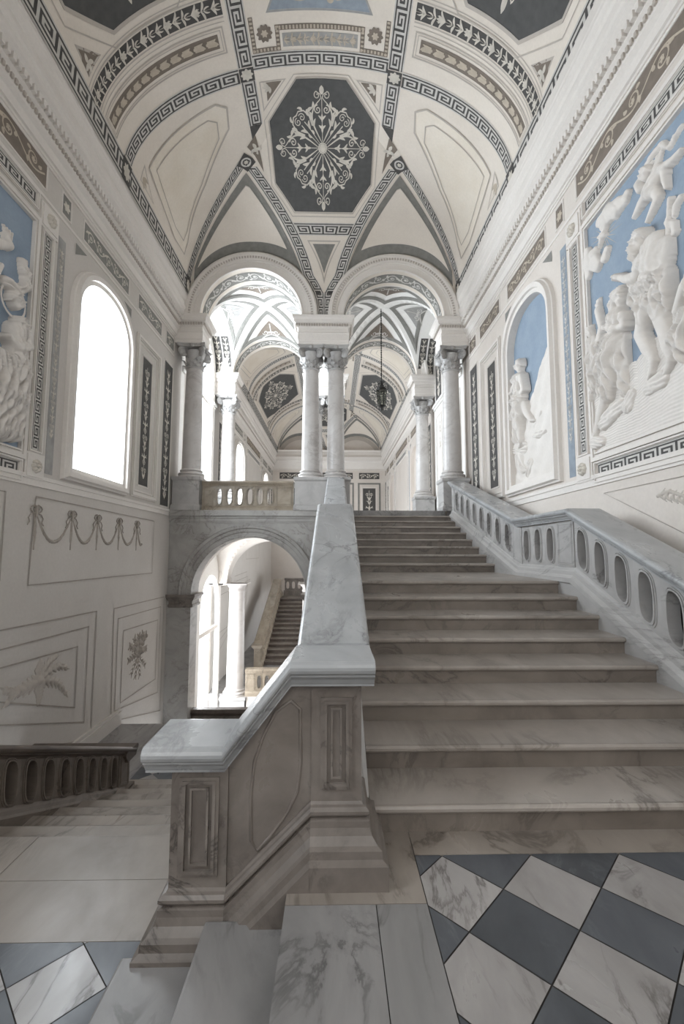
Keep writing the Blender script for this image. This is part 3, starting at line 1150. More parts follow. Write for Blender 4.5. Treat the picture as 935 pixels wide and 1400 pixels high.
    for k, (a, b, z0, z1, col) in enumerate(((8.79, 9.22, 2.82, 5.43, 'dark'), (9.92, 10.40, 2.53, 5.85, 'dark'))):
        mb = MB()
        bar(mb, W, a, b, z0, z1, 0, .005, 0)
        candelabra(lambda u, v, h: W(a + .07 + u, z0 + .08 + v, h), b - a - .14, z1 - z0 - .16, 1, mb, seed=k + 3)
        frame(mb, W, a - .04, b + .04, z0 - .04, z1 + .04, .025, .015, 2)
        part('ornament_panel', mb, (col, 'orn', 'white'))


wall_decor(-1, WL)
wall_decor(1, WR)

# frames and panes of the two visible-side windows on the left
for i, yw in enumerate((YW, YW2)):
    wob = tag(thing('window_%d' % (i + 1), None, None, (XL, yw, 2.69)), kind='structure')
    mb = MB()
    arch_frame(mb, side(-1), (yw, .80, 2.69, 5.10, .70), ((-.012, -.12), (-.012, .05), (.05, .06), (.06, .10), (.13, .11), (.15, .06), (.17, .05), (.18, 0)))
    obj('window_frame', mb, 'white', wob)
    mb = MB()
    mb.poly([(XL - .11, y, z) for y, z in arch_outline(yw, .82, 2.67, 5.10, .70, 0)])
    obj('pane', mb, 'pane', wob)

# lower zone of the left wall: thin painted mouldings
WLf = side(-1)
mb = MB()


def thin(mb, pts, wd=.03, h=.010, mi=0, W=WLf):
    frame2d(mb, lambda y, z, hh: W(y, z, hh), pts, wd * .5, mi, h, 5)
    frame2d(mb, lambda y, z, hh: W(y, z, hh), [(p[0], p[1]) for p in pts], -wd * .2, mi, h * .6, 5)


thin(mb, [(1.8, 2.2), (5.28, 2.2), (5.28, 1.15), (1.8, 1.15)])
for q in ([(7.47, .53), (7.47, -1.50), (5.0, -.70), (5.0, .60)], [(7.25, .32), (7.25, -1.15), (4.8, -.3), (4.8, .38)], [(6.97, .07), (6.97, -.84), (4.2, .2), (4.2, .2 + .02)],
          [(8.03, .50), (10.38, .47), (10.38, -2.05), (8.10, -1.46)], [(8.43, .05), (10.06, 0.0), (10.04, -1.27), (8.43, -1.25)], [(8.20, .30), (10.2, .27), (10.2, -1.60), (8.22, -1.32)]):
    thin(mb, q, .035)
obj('wall_moulding', mb, 'line', WL)


# ------------------------------------------------------------------ reliefs: carved figures grown as one continuous height field
def carve(W, y0, y1, z0, z1, shapes, res=0.012, flip=False, base=0.0, gain=1.0):
    """shapes: tapered strokes (pts [(y, z)], radii, depth, lift, folds) on the wall plane -> one relief mesh"""
    ny, nz = int((y1 - y0) / res) + 1, int((z1 - z0) / res) + 1
    Y, Z = np.meshgrid(np.linspace(y0, y1, ny), np.linspace(z0, z1, nz), indexing='ij')
    H = np.zeros_like(Y)
    for sh in shapes:
        pts, rad = sh[0], sh[1]
        dep = sh[2] if len(sh) > 2 else 1.0
        lift = sh[3] if len(sh) > 3 else 0.0
        fold = sh[4] if len(sh) > 4 else 0.0
        if len(pts) == 1:
            pts = [pts[0], (pts[0][0] + 1e-4, pts[0][1])]
            rad = [rad[0], rad[0]] if isinstance(rad, (list, tuple)) else [rad, rad]
        if not isinstance(rad, (list, tuple)):
            rad = [rad] * len(pts)
        best = np.zeros_like(Y)
        for k in range(len(pts) - 1):
            ax, az = pts[k]
            bx, bz = pts[k + 1]
            dx, dz = bx - ax, bz - az
            L2 = dx * dx + dz * dz + 1e-9
            t = np.clip(((Y - ax) * dx + (Z - az) * dz) / L2, 0, 1)
            dd = np.hypot(Y - ax - t * dx, Z - az - t * dz)
            r = rad[k] + (rad[k + 1] - rad[k]) * t
            q = np.clip(1 - (dd / r) ** 2, 0, 1)
            hh = np.sqrt(q) * r * dep
            if fold:
                L = math.sqrt(L2)
                cr = ((Y - ax) * dz - (Z - az) * dx) / L
                ph = cr * 50 + 2.0 * np.sin(6.5 * t * L + k) + 1.3 * np.sin(23 * cr + 11 * t * L)
                rid = 2 * np.abs(np.sin(ph)) ** .7 - 1.0 + .45 * np.sin(2.3 * ph + 4 * t)
                hh = hh * (1 + 1.7 * fold * rid * np.minimum(1, q * 4))
            best = np.maximum(best, np.where(q > 0, hh + lift, 0))
        H = np.maximum(H, best) + 0.18 * np.minimum(H, best)
    mask = H > 0.003
    mb = MB()
    idx = -np.ones(Y.shape, int)
    for i in range(ny):
        for j in range(nz):
            if mask[max(0, i - 1):i + 2, max(0, j - 1):j + 2].any():
                idx[i, j] = len(mb.V)
                mb.V.append(W(Y[i, j], Z[i, j], base + float(H[i, j]) * gain if mask[i, j] else base - 0.012))
    for i in range(ny - 1):
        for j in range(nz - 1):
            q = (idx[i, j], idx[i + 1, j], idx[i + 1, j + 1], idx[i, j + 1])
            if min(q) >= 0 and mask[i:i + 2, j:j + 2].any():
                mb.F.append(q)
                mb.MI.append(0)
                mb.SM.append(True)
    return mb


def head(y, z, r, face=1, lift=.03, turn=0.0):
    """skull, brow, nose, mouth, chin, ear and locks of hair; face = +1 looks towards larger y"""
    f = face
    out = [([(y - f * .12 * r, z + .25 * r), (y + f * .08 * r, z - .35 * r), (y + f * .12 * r, z - .72 * r)], [r * .80, r * .66, r * .34], .95, lift),
           ([(y + f * .42 * r, z + .16 * r), (y + f * .60 * r, z - .20 * r)], [r * .13, r * .17], 1.0, lift + r * .52),
           ([(y + f * .12 * r, z + .18 * r), (y + f * .55 * r, z + .20 * r)], [r * .14, r * .11], .9, lift + r * .58),
           ([(y + f * .26 * r, z - .50 * r), (y + f * .48 * r, z - .47 * r)], [r * .10, r * .08], .9, lift + r * .45),
           ([(y - f * .36 * r, z + .02 * r), (y - f * .34 * r, z - .20 * r)], [r * .14, r * .10], .8, lift + r * .55)]
    for k in range(7):
        a = PI / 2 + f * (-.55 + .42 * k)
        c, s_ = y + r * .80 * math.cos(a), z + .28 * r + r * .72 * math.sin(a)
        out.append(([(c, s_), (c - f * r * .22, s_ - r * .34)], [r * .26, r * .13], .9, lift + r * .18, .35))
    return out


WRf = side(1)
# ---- the large relief on the right wall
YL0, YL1 = 2 * YM - 5.52, 5.52


def relief_panel(name, label, W, y0, y1, z0, z1, yc):
    t = thing(name, label, 'relief', W(yc, z0, 0))
    mb = MB()
    for off, wd, h in ((0, .05, .05), (.05, .035, .03), (.085, .02, .055)):
        o = off
        bar(mb, W, y0 + o, y0 + o + wd, z0 + o, z1 - o, 0, h)
        bar(mb, W, y1 - o - wd, y1 - o, z0 + o, z1 - o, 0, h)
        bar(mb, W, y0 + o + wd, y1 - o - wd, z0 + o, z0 + o + wd, 0, h)
        bar(mb, W, y0 + o + wd, y1 - o - wd, z1 - o - wd, z1 - o, 0, h)
    obj('frame', mb, 'white', t)
    mb = MB()
    bar(mb, W, y0 + .10, y1 - .10, z0 + .10, z1 - .10, 0, .008)
    obj('sky_ground', mb, 'blue', t)
    return t


T = relief_panel('relief_panel', 'large framed relief on right wall, draped figures on a white hill under blue sky', WRf, YL0, YL1, 2.63, 5.80, YM)
hill = [(5.42, 3.56), (5.2, 3.55), (4.71, 3.55), (4.45, 3.66), (4.28, 3.72), (3.98, 3.86), (3.6, 3.95), (3.2, 3.70), (2.7, 3.45), (2.18, 3.40)]
mb = MB()
n = 60
rows = []
for i in range(n + 1):
    y = 5.42 - (5.42 - 2.18) * i / n
    zt = float(np.interp(-y, [-p[0] for p in hill], [p[1] for p in hill])) + .02 * math.sin(y * 23) + .012 * math.sin(y * 61)
    rows.append([WRf(y, 2.73 + (zt - 2.73) * j / 120, .014 + (.022 if j < 119 else 0) + .0035 * math.sin(j * 1.45 + .5 * math.sin(y * 7)) + .008 * math.sin(y * 9 + j * .075)) for j in range(121)])
mb.grid(rows, 0, True)
obj('hillside', mb, 'white', T)
figA = head(4.75, 4.38, .105, -1) + [([(4.83, 4.45), (4.90, 4.38), (4.95, 4.18)], [.07, .07, .05], .7, .02, .3), ([(4.77, 4.30), (4.80, 4.19)], [.05, .07], .9, .02),
        ([(4.82, 4.18), (4.86, 3.99), (4.92, 3.82)], [.12, .11, .13], .8, .02, .15), ([(4.98, 4.15), (4.84, 4.17), (4.68, 4.11)], [.065, .05, .06], .9, .03, .2),
        ([(4.65, 4.11), (4.65, 3.99), (4.77, 4.02), (4.94, 4.11)], [.05, .045, .04, .032], .95, .09), ([(4.94, 4.11), (4.99, 4.15)], [.033, .02], .9, .10),
        ([(4.88, 3.86), (4.95, 3.72), (5.06, 3.34)], [.15, .14, .09], .75, .03, .3), ([(4.77, 3.90), (4.79, 3.58), (4.81, 3.28)], [.075, .085, .06], .8, .0, .45),
        ([(5.04, 4.04), (5.24, 3.78), (5.44, 3.42)], [.07, .09, .05], .7, .0, .5), ([(5.00, 3.92), (5.12, 3.66), (5.22, 3.42)], [.09, .10, .05], .8, .01, .45),
        ([(4.80, 4.0), (4.95, 3.92), (5.08, 3.95)], [.035, .05, .03], .9, .06, .4), ([(5.08, 3.38), (5.24, 3.18), (5.37, 2.96)], [.075, .06, .034], .95, .03), ([(5.37, 2.95), (5.45, 2.90), (5.50, 2.89)], [.035, .034, .018], .9, .03)]
figB = head(5.395, 4.29, .075, -1, .015) + [([(5.33, 4.14), (5.30, 3.9), (5.34, 3.6)], [.08, .10, .08], .75, .01, .35),
        ([(5.21, 4.48), (5.20, 4.42), (5.16, 4.24), (5.22, 4.1)], [.042, .05, .045, .05], .85, .02), ([(5.215, 4.55), (5.205, 4.47)], [.035, .042], .7, .02)]
figB += [([(5.205 + .016 * k, 4.55), (5.20 + .02 * k, 4.62)], [.012, .009], .9, .02) for k in range(-1, 3)] + [([(5.40, 4.08), (5.42, 3.85), (5.38, 3.66)], [.045, .06, .03], .8, .01, .5), ([(5.26, 4.08), (5.33, 3.75), (5.38, 3.5)], [.04, .06, .03], .8, .02, .5)]
figC = head(4.37, 4.77, .105, 1, .06) + [([(4.42, 4.70), (4.42, 4.62), (4.40, 4.55)], [.05, .05, .02], .9, .08, .5),
        ([(4.19, 4.60), (4.21, 4.42), (4.26, 4.24)], [.13, .16, .13], .8, .03, .06), ([(4.07, 4.52), (4.09, 4.36), (4.13, 4.22)], [.08, .09, .07], .85, .03, .1),
        ([(4.28, 4.58), (4.36, 4.50)], [.07, .07], .9, .05),
        ([(4.35, 4.52), (4.46, 4.43), (4.62, 4.51), (4.75, 4.62)], [.075, .065, .05, .035], .95, .06), ([(4.75, 4.62), (4.81, 4.66)], [.04, .032], .9, .06), ([(4.81, 4.66), (4.85, 4.68)], [.014, .010], .9, .07), ([(4.80, 4.64), (4.84, 4.63)], [.014, .010], .9, .07),
        ([(4.52, 4.40), (4.48, 4.17), (4.40, 3.98)], [.06, .08, .05], .8, .02, .5), ([(4.09, 4.20), (4.08, 4.02), (4.10, 3.86)], [.09, .09, .05], .8, .02, .5),
        ([(4.42, 4.24), (4.26, 4.26), (4.10, 4.20)], [.06, .075, .06], .8, .05, .45), ([(4.38, 4.22), (4.36, 4.05), (4.38, 3.90)], [.08, .09, .05], .75, .03, .45), ([(4.22, 4.20), (4.22, 4.02), (4.18, 3.86)], [.09, .10, .06], .75, .03, .45),
        ([(4.37, 3.96), (4.46, 3.79), (4.38, 3.60), (4.30, 3.43)], [.09, .075, .07, .038], .95, .04), ([(4.30, 3.43), (4.36, 3.33), (4.40, 3.28)], [.036, .034, .018], .95, .04),
        ([(4.19, 3.88), (4.13, 3.64), (4.11, 3.5), (4.09, 3.36)], [.095, .08, .07, .042], .9, .03), ([(4.09, 3.34), (4.16, 3.27), (4.21, 3.25)], [.040, .034, .018], .95, .03)]
figD = head(3.55, 4.32, .10, 1) + [([(3.60, 4.12), (3.64, 3.85), (3.68, 3.55)], [.12, .15, .12], .75, .02, .4), ([(3.50, 4.10), (3.42, 3.8), (3.38, 3.4)], [.10, .11, .08], .75, .02, .45),
        ([(3.70, 4.05), (3.86, 3.95), (3.98, 3.78)], [.06, .05, .035], .9, .05), ([(3.90, 3.72), (3.98, 3.5), (3.92, 3.3)], [.07, .09, .07], .7, .02, .5)]
angel = head(4.285, 5.45, .07, 1, .03) + [([(4.10, 5.32), (4.16, 5.27), (4.23, 5.21)], [.075, .085, .08], .85, .03, .06), ([(4.02, 5.30), (3.92, 5.27), (3.82, 5.28)], [.04, .036, .022], .95, .04),
         ([(4.03, 5.27), (4.03, 5.16), (4.02, 5.07)], [.04, .034, .022], .95, .04), ([(4.24, 5.24), (4.38, 5.20), (4.51, 5.15)], [.06, .046, .02], .95, .03),
         ([(4.17, 5.16), (4.14, 5.07), (4.25, 4.99), (4.32, 4.95)], [.055, .045, .032, .018], .95, .03)]
for k in range(5):
    angel += [([(4.36 + .012 * k, 5.36), (4.40 + .010 * k, 5.46), (4.30 - .03 * k, 5.57 - .015 * k)], [.022, .024, .010], .7, .01 + .006 * k)]
for k in range(4):
    angel += [([(4.18 - .01 * k, 5.40), (4.15 - .03 * k, 5.53)], [.022, .010], .8, .02)]
angel += [([(4.30, 5.57), (4.18, 5.60), (4.06, 5.58), (3.98, 5.46), (3.90, 5.50), (3.82, 5.53)], [.022, .03, .03, .026, .028, .02], .8, .01, .3)]
cl1 = [([(5.10, 5.56), (4.95, 5.53), (4.76, 5.49), (4.64, 5.46)], [.07, .11, .10, .06], .4, .03), ([(4.92, 5.60), (4.80, 5.44)], [.06, .07], .4, .03), ([(5.02, 5.47)], [.08], .4, .03), ([(4.60, 5.50)], [.05], .4, .03)]
cl2 = [([(5.40, 5.36), (5.38, 5.2), (5.40, 5.06)], [.07, .10, .06], .4, .03), ([(5.30, 5.2), (5.2, 5.06)], [.12, .08], .4, .03), ([(5.05, 5.06), (5.00, 5.12)], [.06, .05], .4, .03), ([(5.22, 5.26)], [.06], .4, .03)]
dove = [([(5.14, 5.38), (5.07, 5.36), (5.01, 5.33)], [.02, .035, .02], .8, .03), ([(4.97, 5.43), (5.04, 5.38)], [.015, .03], .7, .03), ([(5.09, 5.33), (5.15, 5.26)], [.03, .012], .7, .03)]
staff = [([(3.99, 4.93), (4.05, 4.56)], [.022, .022], .9, .04), ([(4.06, 4.74), (3.98, 4.66), (3.97, 4.57), (4.04, 4.56)], [.03, .032, .032, .02], .6, .03), ([(3.88, 4.85), (3.94, 4.82), (3.97, 4.74)], [.03, .03, .02], .6, .03)]
rocks = [([(5.22, 3.06), (5.05, 3.12), (4.9, 3.16)], [.10, .10, .08], .35, .02, .3), ([(4.77, 3.12), (4.70, 3.22)], [.09, .07], .35, .02, .3), ([(4.44, 3.2), (4.25, 3.22)], [.08, .09], .35, .02, .3),
         ([(5.40, 2.86), (5.27, 2.84)], [.09, .06], .4, .03, .4)]
for nm, s in (('figure', figA), ('figure', figB), ('figure', figC), ('figure', figD), ('winged_figure', angel), ('cloud', cl1), ('cloud', cl2), ('dove', dove), ('staff', staff), ('rock', rocks)):
    ys = [p[0] for q in s for p in q[0]]
    zs = [p[1] for q in s for p in q[0]]
    obj(nm, carve(WRf, min(ys) - .22, min(5.425, max(ys) + .25), max(2.73, min(zs) - .25), min(5.7, max(zs) + .25), s, .0115, base=.012 if nm in ('cloud', 'dove', 'staff', 'winged_figure') else .022, gain=1.05), 'white', T)
mb = MB()
for k in range(22):
    a = 2 * PI * k / 22
    L = .22 + .16 * (k * 7 % 5) / 4
    c, s_ = math.cos(a), math.sin(a)
    p = (5.07, 5.355)
    for e in ((.07, L),):
        mb.poly([WRf(p[0] + c * e[0] - s_ * .006, p[1] + s_ * e[0] + c * .006, .0105), WRf(p[0] + c * e[0] + s_ * .006, p[1] + s_ * e[0] - c * .006, .0105), WRf(p[0] + c * e[1], p[1] + s_ * e[1], .0105)])
obj('rays', mb, 'tan', T)

# ---- the arched niche relief, right wall
spec = (YW, .80, 2.69, 5.10, .70)
t = thing('niche_relief', 'arched niche relief on the right wall, robed white figure among rocks under blue sky', 'relief', (XR, YW, 2.69))
mb = MB()
arch_frame(mb, WRf, spec, ((-.012, -.12), (-.012, .05), (.05, .06), (.06, .10), (.13, .11), (.15, .06), (.17, .05), (.18, 0)))
obj('arched_frame', mb, 'white', t)
mb = MB()
ol = arch_outline(YW, .81, 2.68, 5.10, .71, 0)
mb.poly([WRf(y, z, -.085) for y, z in ol])
obj('sky_ground', mb, 'blue', t)
mb = MB()
rows = []
for i in range(61):
    y = YW + .80 - 1.6 * i / 60
    zt = float(np.interp(-y, [-8.07, -7.8, -7.45, -7.22, -6.8, -6.45], [4.15, 4.0, 4.05, 4.30, 4.72, 4.78])) + .02 * math.sin(31 * y)
    rows.append([WRf(y, 2.69 + (zt - 2.69) * j / 36, -.075 + (.03 if j < 35 else 0) + .012 * math.sin(y * 11 + j * .55) + .007 * math.sin(j * 1.3 - y * 17)) for j in range(37)])
mb.grid(rows, 0, True)
obj('hillside', mb, 'white', t)
figN = head(7.62, 4.80, .105, 1, .05) + [([(7.63, 4.68), (7.62, 4.60)], [.05, .07], .9, .04),
        ([(7.62, 4.56), (7.63, 4.36), (7.64, 4.18)], [.12, .11, .12], .85, .04, .2), ([(7.74, 4.57), (7.90, 4.47), (7.98, 4.42)], [.06, .05, .036], .95, .07), ([(7.98, 4.42), (8.02, 4.42)], [.036, .02], .9, .07),
        ([(7.50, 4.56), (7.42, 4.30), (7.58, 4.26), (7.74, 4.34)], [.058, .05, .042, .03], .95, .09), ([(7.58, 4.16), (7.60, 3.92), (7.68, 3.70)], [.09, .10, .06], .8, .05, .45), ([(7.72, 4.16), (7.76, 3.92), (7.76, 3.72)], [.09, .10, .05], .8, .05, .45),
        ([(7.85, 4.22), (7.86, 3.98), (7.82, 3.78)], [.06, .08, .04], .8, .03, .5), ([(7.52, 4.20), (7.66, 4.22), (7.82, 4.16)], [.05, .06, .05], .8, .07, .4),
        ([(7.60, 4.04), (7.66, 3.76), (7.67, 3.62), (7.66, 3.45)], [.10, .08, .068, .04], .95, .07),
        ([(7.50, 4.04), (7.40, 3.86), (7.26, 3.70)], [.085, .07, .036], .95, .04), ([(7.66, 3.43), (7.72, 3.37), (7.78, 3.35)], [.04, .034, .018], .95, .06), ([(7.26, 3.70), (7.18, 3.68)], [.036, .02], .9, .04)]
figN2 = head(8.0, 4.66, .06, -1, .02) + [([(7.98, 4.52), (7.97, 4.32)], [.06, .06], .7, .02, .4)]
rockN = [([(8.0, 3.95), (7.98, 3.6)], [.11, .14], .35, .0, .35), ([(8.0, 3.38), (7.85, 3.36), (7.65, 3.33)], [.12, .10, .12], .35, .0, .35), ([(7.88, 3.2), (7.72, 2.98)], [.12, .12], .35, .0, .35),
         ([(7.44, 3.0), (7.54, 2.84)], [.10, .08], .35, .0, .4), ([(7.28, 3.45), (7.1, 3.42), (6.85, 3.40)], [.05, .07, .05], .5, .0, .5), ([(7.25, 3.6), (7.0, 3.75)], [.04, .05], .4, 0, .4)]
for nm, s in (('figure', figN), ('figure', figN2), ('rock', rockN)):
    ys = [p[0] for q in s for p in q[0]]
    zs = [p[1] for q in s for p in q[0]]
    obj(nm, carve(WRf, max(6.48, min(ys) - .22), min(8.06, max(ys) + .22), max(2.7, min(zs) - .22), max(zs) + .22, s, .010, base=-.06, gain=1.05), 'white', t)

# ---- the relief at the left edge
T = relief_panel('relief_panel', 'framed relief at the far left edge, haloed robed figure against blue sky', WLf, YL0, YL1, 2.63, 5.80, YM)
figL = head(5.13, 4.45, .10, 1, .06) + head(5.21, 4.20, .085, 1, .08) + [
        ([(5.16, 4.08), (5.18, 3.9), (5.19, 3.6)], [.13, .13, .15], .8, .04, .2), ([(5.28, 4.12), (5.31, 3.98), (5.12, 3.88), (5.0, 3.96)], [.06, .055, .045, .03], .95, .12, .1),
        ([(5.29, 3.8), (5.33, 3.4), (5.35, 3.0)], [.06, .08, .05], .8, .04, .5), ([(5.18, 3.7), (5.22, 3.3), (5.26, 2.86)], [.10, .11, .08], .8, .05, .45),
        ([(5.05, 3.7), (5.08, 3.3), (5.12, 2.84)], [.10, .11, .09], .8, .04, .45), ([(4.92, 3.7), (4.95, 3.3), (4.98, 2.84)], [.10, .11, .09], .8, .03, .45),
        ([(5.29, 4.86), (5.31, 4.74), (5.16, 4.60), (4.98, 4.60)], [.05, .055, .06, .07], .85, .04, .3), ([(5.23, 5.02), (5.27, 4.90)], [.045, .055], .9, .03, .35)]
figL2 = head(4.45, 4.56, .105, -1, .05) + [([(4.42, 4.35), (4.45, 3.9)], [.13, .15], .8, .02, .25), ([(4.38, 3.9), (4.40, 3.4), (4.42, 2.9)], [.12, .13, .10], .8, .02, .45), ([(4.55, 3.9), (4.6, 3.4), (4.62, 2.9)], [.12, .13, .10], .8, .02, .45), ([(4.54, 4.3), (4.78, 4.5), (4.9, 4.75)], [.07, .05, .03], .95, .04)]
hnd = [([(4.96, 5.14), (5.0, 5.06)], [.05, .06], .9, .02)] + [([(4.96 + .03 * k, 5.16), (4.93 + .045 * k, 5.26)], [.014, .01], .9, .02) for k in range(4)] + [([(5.0, 5.06), (4.85, 4.98)], [.05, .06], .9, .02)]
for nm, s in (('figure', figL), ('figure', figL2), ('raised_hand', hnd)):
    ys = [p[0] for q in s for p in q[0]]
    zs = [p[1] for q in s for p in q[0]]
    obj(nm, carve(WLf, min(ys) - .25, min(5.425, max(ys) + .25), max(2.74, min(zs) - .25), max(zs) + .25, s, .011, base=.012, gain=1.0), 'white', T)
mb = MB()
ribbon(mb, lambda x, y, h: WLf(5.13 + x, 4.46 + y, h), [(.20 * math.cos(a * PI / 12), .20 * math.sin(a * PI / 12)) for a in range(25)], .03, 0, .05)
obj('halo', mb, 'white', T)

# ---- reliefs of the lower wall
t = thing('festoon_relief', 'low relief festoon of swags and ribbons on the left wall below the window', 'relief', (XL, 7.7, 1.5))
mb = MB()
thin(mb, [(5.80, 2.21), (9.64, 2.15), (9.64, 1.03), (5.75, 1.06)], .03, .012)
obj('moulded_border', mb, 'line', t)
fx = [5.83, 6.63, 7.35, 8.09, 8.82]
sw = []
for i, x in enumerate(fx):
    sw.append(([(x, 1.98), (x, 1.75), (x, 1.52)], [.012, .024, .010], .6, .002, .3))
    if i + 1 < len(fx) or True:
        x2 = fx[i + 1] if i + 1 < 5 else 9.24
        hw2 = x2 - x
        m = 10 if i + 1 < 5 else 6
        pts = [(x + .03 + (hw2 - .06) * k / 10, 1.62 + .34 * (2 * k / 10 - 1) ** 2) for k in range(m + 1)]
        sw.append((pts, [.012 + .013 * math.sin(PI * k / 10) for k in range(m + 1)], .6, .002, .3))
mb = carve(WLf, 5.7, 9.5, 1.45, 2.08, sw, .011)
obj('swags', mb, 'fest', t)
for x in fx:
    mb = MB()
    for s in (-1, 1):
        pts = [(x + s * (.02 + .08 * math.sin(a)) + s * .01, 2.04 + .05 * math.cos(a)) for a in [k * PI / 6 for k in range(12)]]
        mb.tube([WLf(y, z, .012) for y, z in pts], .008, 6)
        mb.tube([WLf(y, z, .012) for y, z in ((x, 2.0), (x + s * .10, 1.97), (x + s * .14, 1.92), (x + s * .12, 1.87), (x + s * .155, 1.83))], .007, 6)
    mb.tube([WLf(y, z, .015) for y, z in ((x, 2.08), (x, 1.94))], .02, 6)
    obj('bow', mb, 'fest', t)

rq = random.Random(5)
bq = [([(9.15, -.42), (9.12, -.58)], [.04, .03], .7, .01, .4)]
for ax, az, tx, tz, w_ in ((9.15, -.5, 9.50, -.20, .05), (9.12, -.48, 8.72, -.30, .05), (9.12, -.5, 8.68, -.56, .04), (9.15, -.45, 9.12, -.16, .05), (9.18, -.5, 9.5, -.50, .04), (9.16, -.5, 9.32, -.14, .05), (9.1, -.45, 8.92, -.18, .045),
                           (9.16, -.58, 9.50, -.84, .022), (9.12, -.58, 9.02, -.98, .022), (9.14, -.58, 9.24, -1.0, .02), (9.1, -.56, 8.82, -.86, .022)):
    for q in range(5):
        u = q / 4.6
        cx_, cz_ = ax + (tx - ax) * u, az + (tz - az) * u
        an = math.atan2(tz - az, tx - ax)
        for sd in (-1, 1):
            bq.append(([(cx_, cz_), (cx_ + .10 * math.cos(an + sd * .7), cz_ + .10 * math.sin(an + sd * .7))], [w_ * .75, w_ * .25], .55, .004))
        if q % 2 == 0:
            bq.append(([(cx_, cz_)], [w_ * .8], .7, .012))
t = thing('bouquet_relief', 'small stucco bouquet relief on the lower left wall beside the archway', 'relief', (XL, 9.15, -1.0))
obj('bouquet', carve(WLf, 8.5, 9.7, -1.1, -.02, bq, .011), 'fest', t)
fo = []
for ax, az, tx, tz, bend, w_ in ((6.10, -.18, 5.40, -.08, .10, .06), (6.10, -.18, 6.50, .04, .06, .045), (6.1, -.2, 6.78, -.22, .10, .05), (6.1, -.2, 6.10, -.52, .03, .05), (6.15, -.2, 6.78, -.62, .08, .05), (6.05, -.2, 5.45, -.34, -.06, .05), (6.08, -.16, 6.12, .08, .0, .035)):
    L_ = math.hypot(tx - ax, tz - az)
    nx_, nz_ = -(tz - az) / L_, (tx - ax) / L_
    pth = [(ax + (tx - ax) * u + nx_ * bend * math.sin(PI * u), az + (tz - az) * u + nz_ * bend * math.sin(PI * u)) for u in [q / 7 for q in range(8)]]
    fo.append((pth, [.02] * 7 + [.008], .6, .004))
    for q in range(1, 8):
        an = math.atan2(pth[q][1] - pth[q - 1][1], pth[q][0] - pth[q - 1][0])
        for sd in (-1, 1):
            e = .16 * (1 - q / 9)
            fo.append(([pth[q - 1], (pth[q - 1][0] + e * math.cos(an + sd * .75), pth[q - 1][1] + e * math.sin(an + sd * .75))], [w_ * .85, w_ * .3], .45, .002))
t = thing('leaf_relief', 'pale acanthus leaf relief on the lower left wall above the dark balustrade', 'relief', (XL, 6.1, -.6))
obj('leaves', carve(WLf, 5.2, 7.0, -.75, .2, fo, .012), 'bead', t)

t = thing('leaf_relief', 'faint leaf spray inside a thin outline on the right wall above the balustrade', 'relief', (XR, 4.3, 1.7))
mb = MB()
thin(mb, [(5.36, 2.22), (2.2, 2.22), (2.2, 1.0), (3.2, 1.25)], .022, .008, 0, WRf)
obj('thin_outline', mb, 'line', t)
lf = [([(4.46, 2.07), (4.3, 2.10), (4.1, 2.02), (3.8, 1.9)], [.02, .02, .018, .015], .5, .002)]
for k in range(9):
    y = 4.42 - .075 * k
    lf.append(([(y, 2.07 - .02 * k), (y - .07, 2.14 - .02 * k)], [.022, .006], .5, .002))
    lf.append(([(y, 2.07 - .02 * k), (y - .08, 2.0 - .02 * k)], [.022, .006], .5, .002))
obj('leaf_spray', carve(WRf, 3.5, 4.6, 1.7, 2.3, lf, .009), 'bead', t)


# ------------------------------------------------------------------ bridge, arcades, bay
def arch_wall(y0, y1, x0, x1, zb, zt, arches, mi=0, mb=None):
    """wall across the hall between y0 and y1; arches: (xc, r, zspring, zbottom)"""
    mb = mb or MB()
    xs = x0
    for xc, r, zs, z0 in sorted(arches):
        mb.box(xs, xc - r, y0, y1, zb, zt, mi)
        n = 36
        arc = [(xc - r * math.cos(PI * k / n), zs + r * math.sin(PI * k / n)) for k in range(n + 1)]
        for y in (y0, y1):
            mb.grid([[(x, y, z), (x, y, zt)] for x, z in arc], mi, False)
        mb.grid([[(x, y0, z), (x, y1, z)] for x, z in arc], mi, True)
        mb.poly([(xc - r, y0, zt), (xc + r, y0, zt), (xc + r, y1, zt), (xc - r, y1, zt)], mi)
        xs = xc + r
    mb.box(xs, x1, y0, y1, zb, zt, mi)
    return mb


def archivolt(xc, zs, y, prof, sgn=-1, a0=0.0, a1=PI, n=44, mb=None, mi=0):
    """moulded ring; prof: (radius, projection towards the viewer's side)"""
    mb = mb or MB()
    fr = []
    for k in range(n + 1):
        a = a0 + (a1 - a0) * k / n
        fr.append(lambda r, d, a=a: (xc - r * math.cos(a), y + sgn * d, zs + r * math.sin(a)))
    mb.sweep(prof, fr, mi, False)
    return mb


def rect_mould(mb, x0, x1, y0, y1, prof, mi=0):
    """stack of rectangles: prof = (offset, z)"""
    P = [[(x0 - o, y0 - o, z), (x1 + o, y0 - o, z), (x1 + o, y1 + o, z), (x0 - o, y1 + o, z)] for o, z in prof]
    mb.grid(P, mi, False, closed_v=True)
    mb.poly(P[0][::-1], mi)
    mb.poly(P[-1], mi)
    return mb


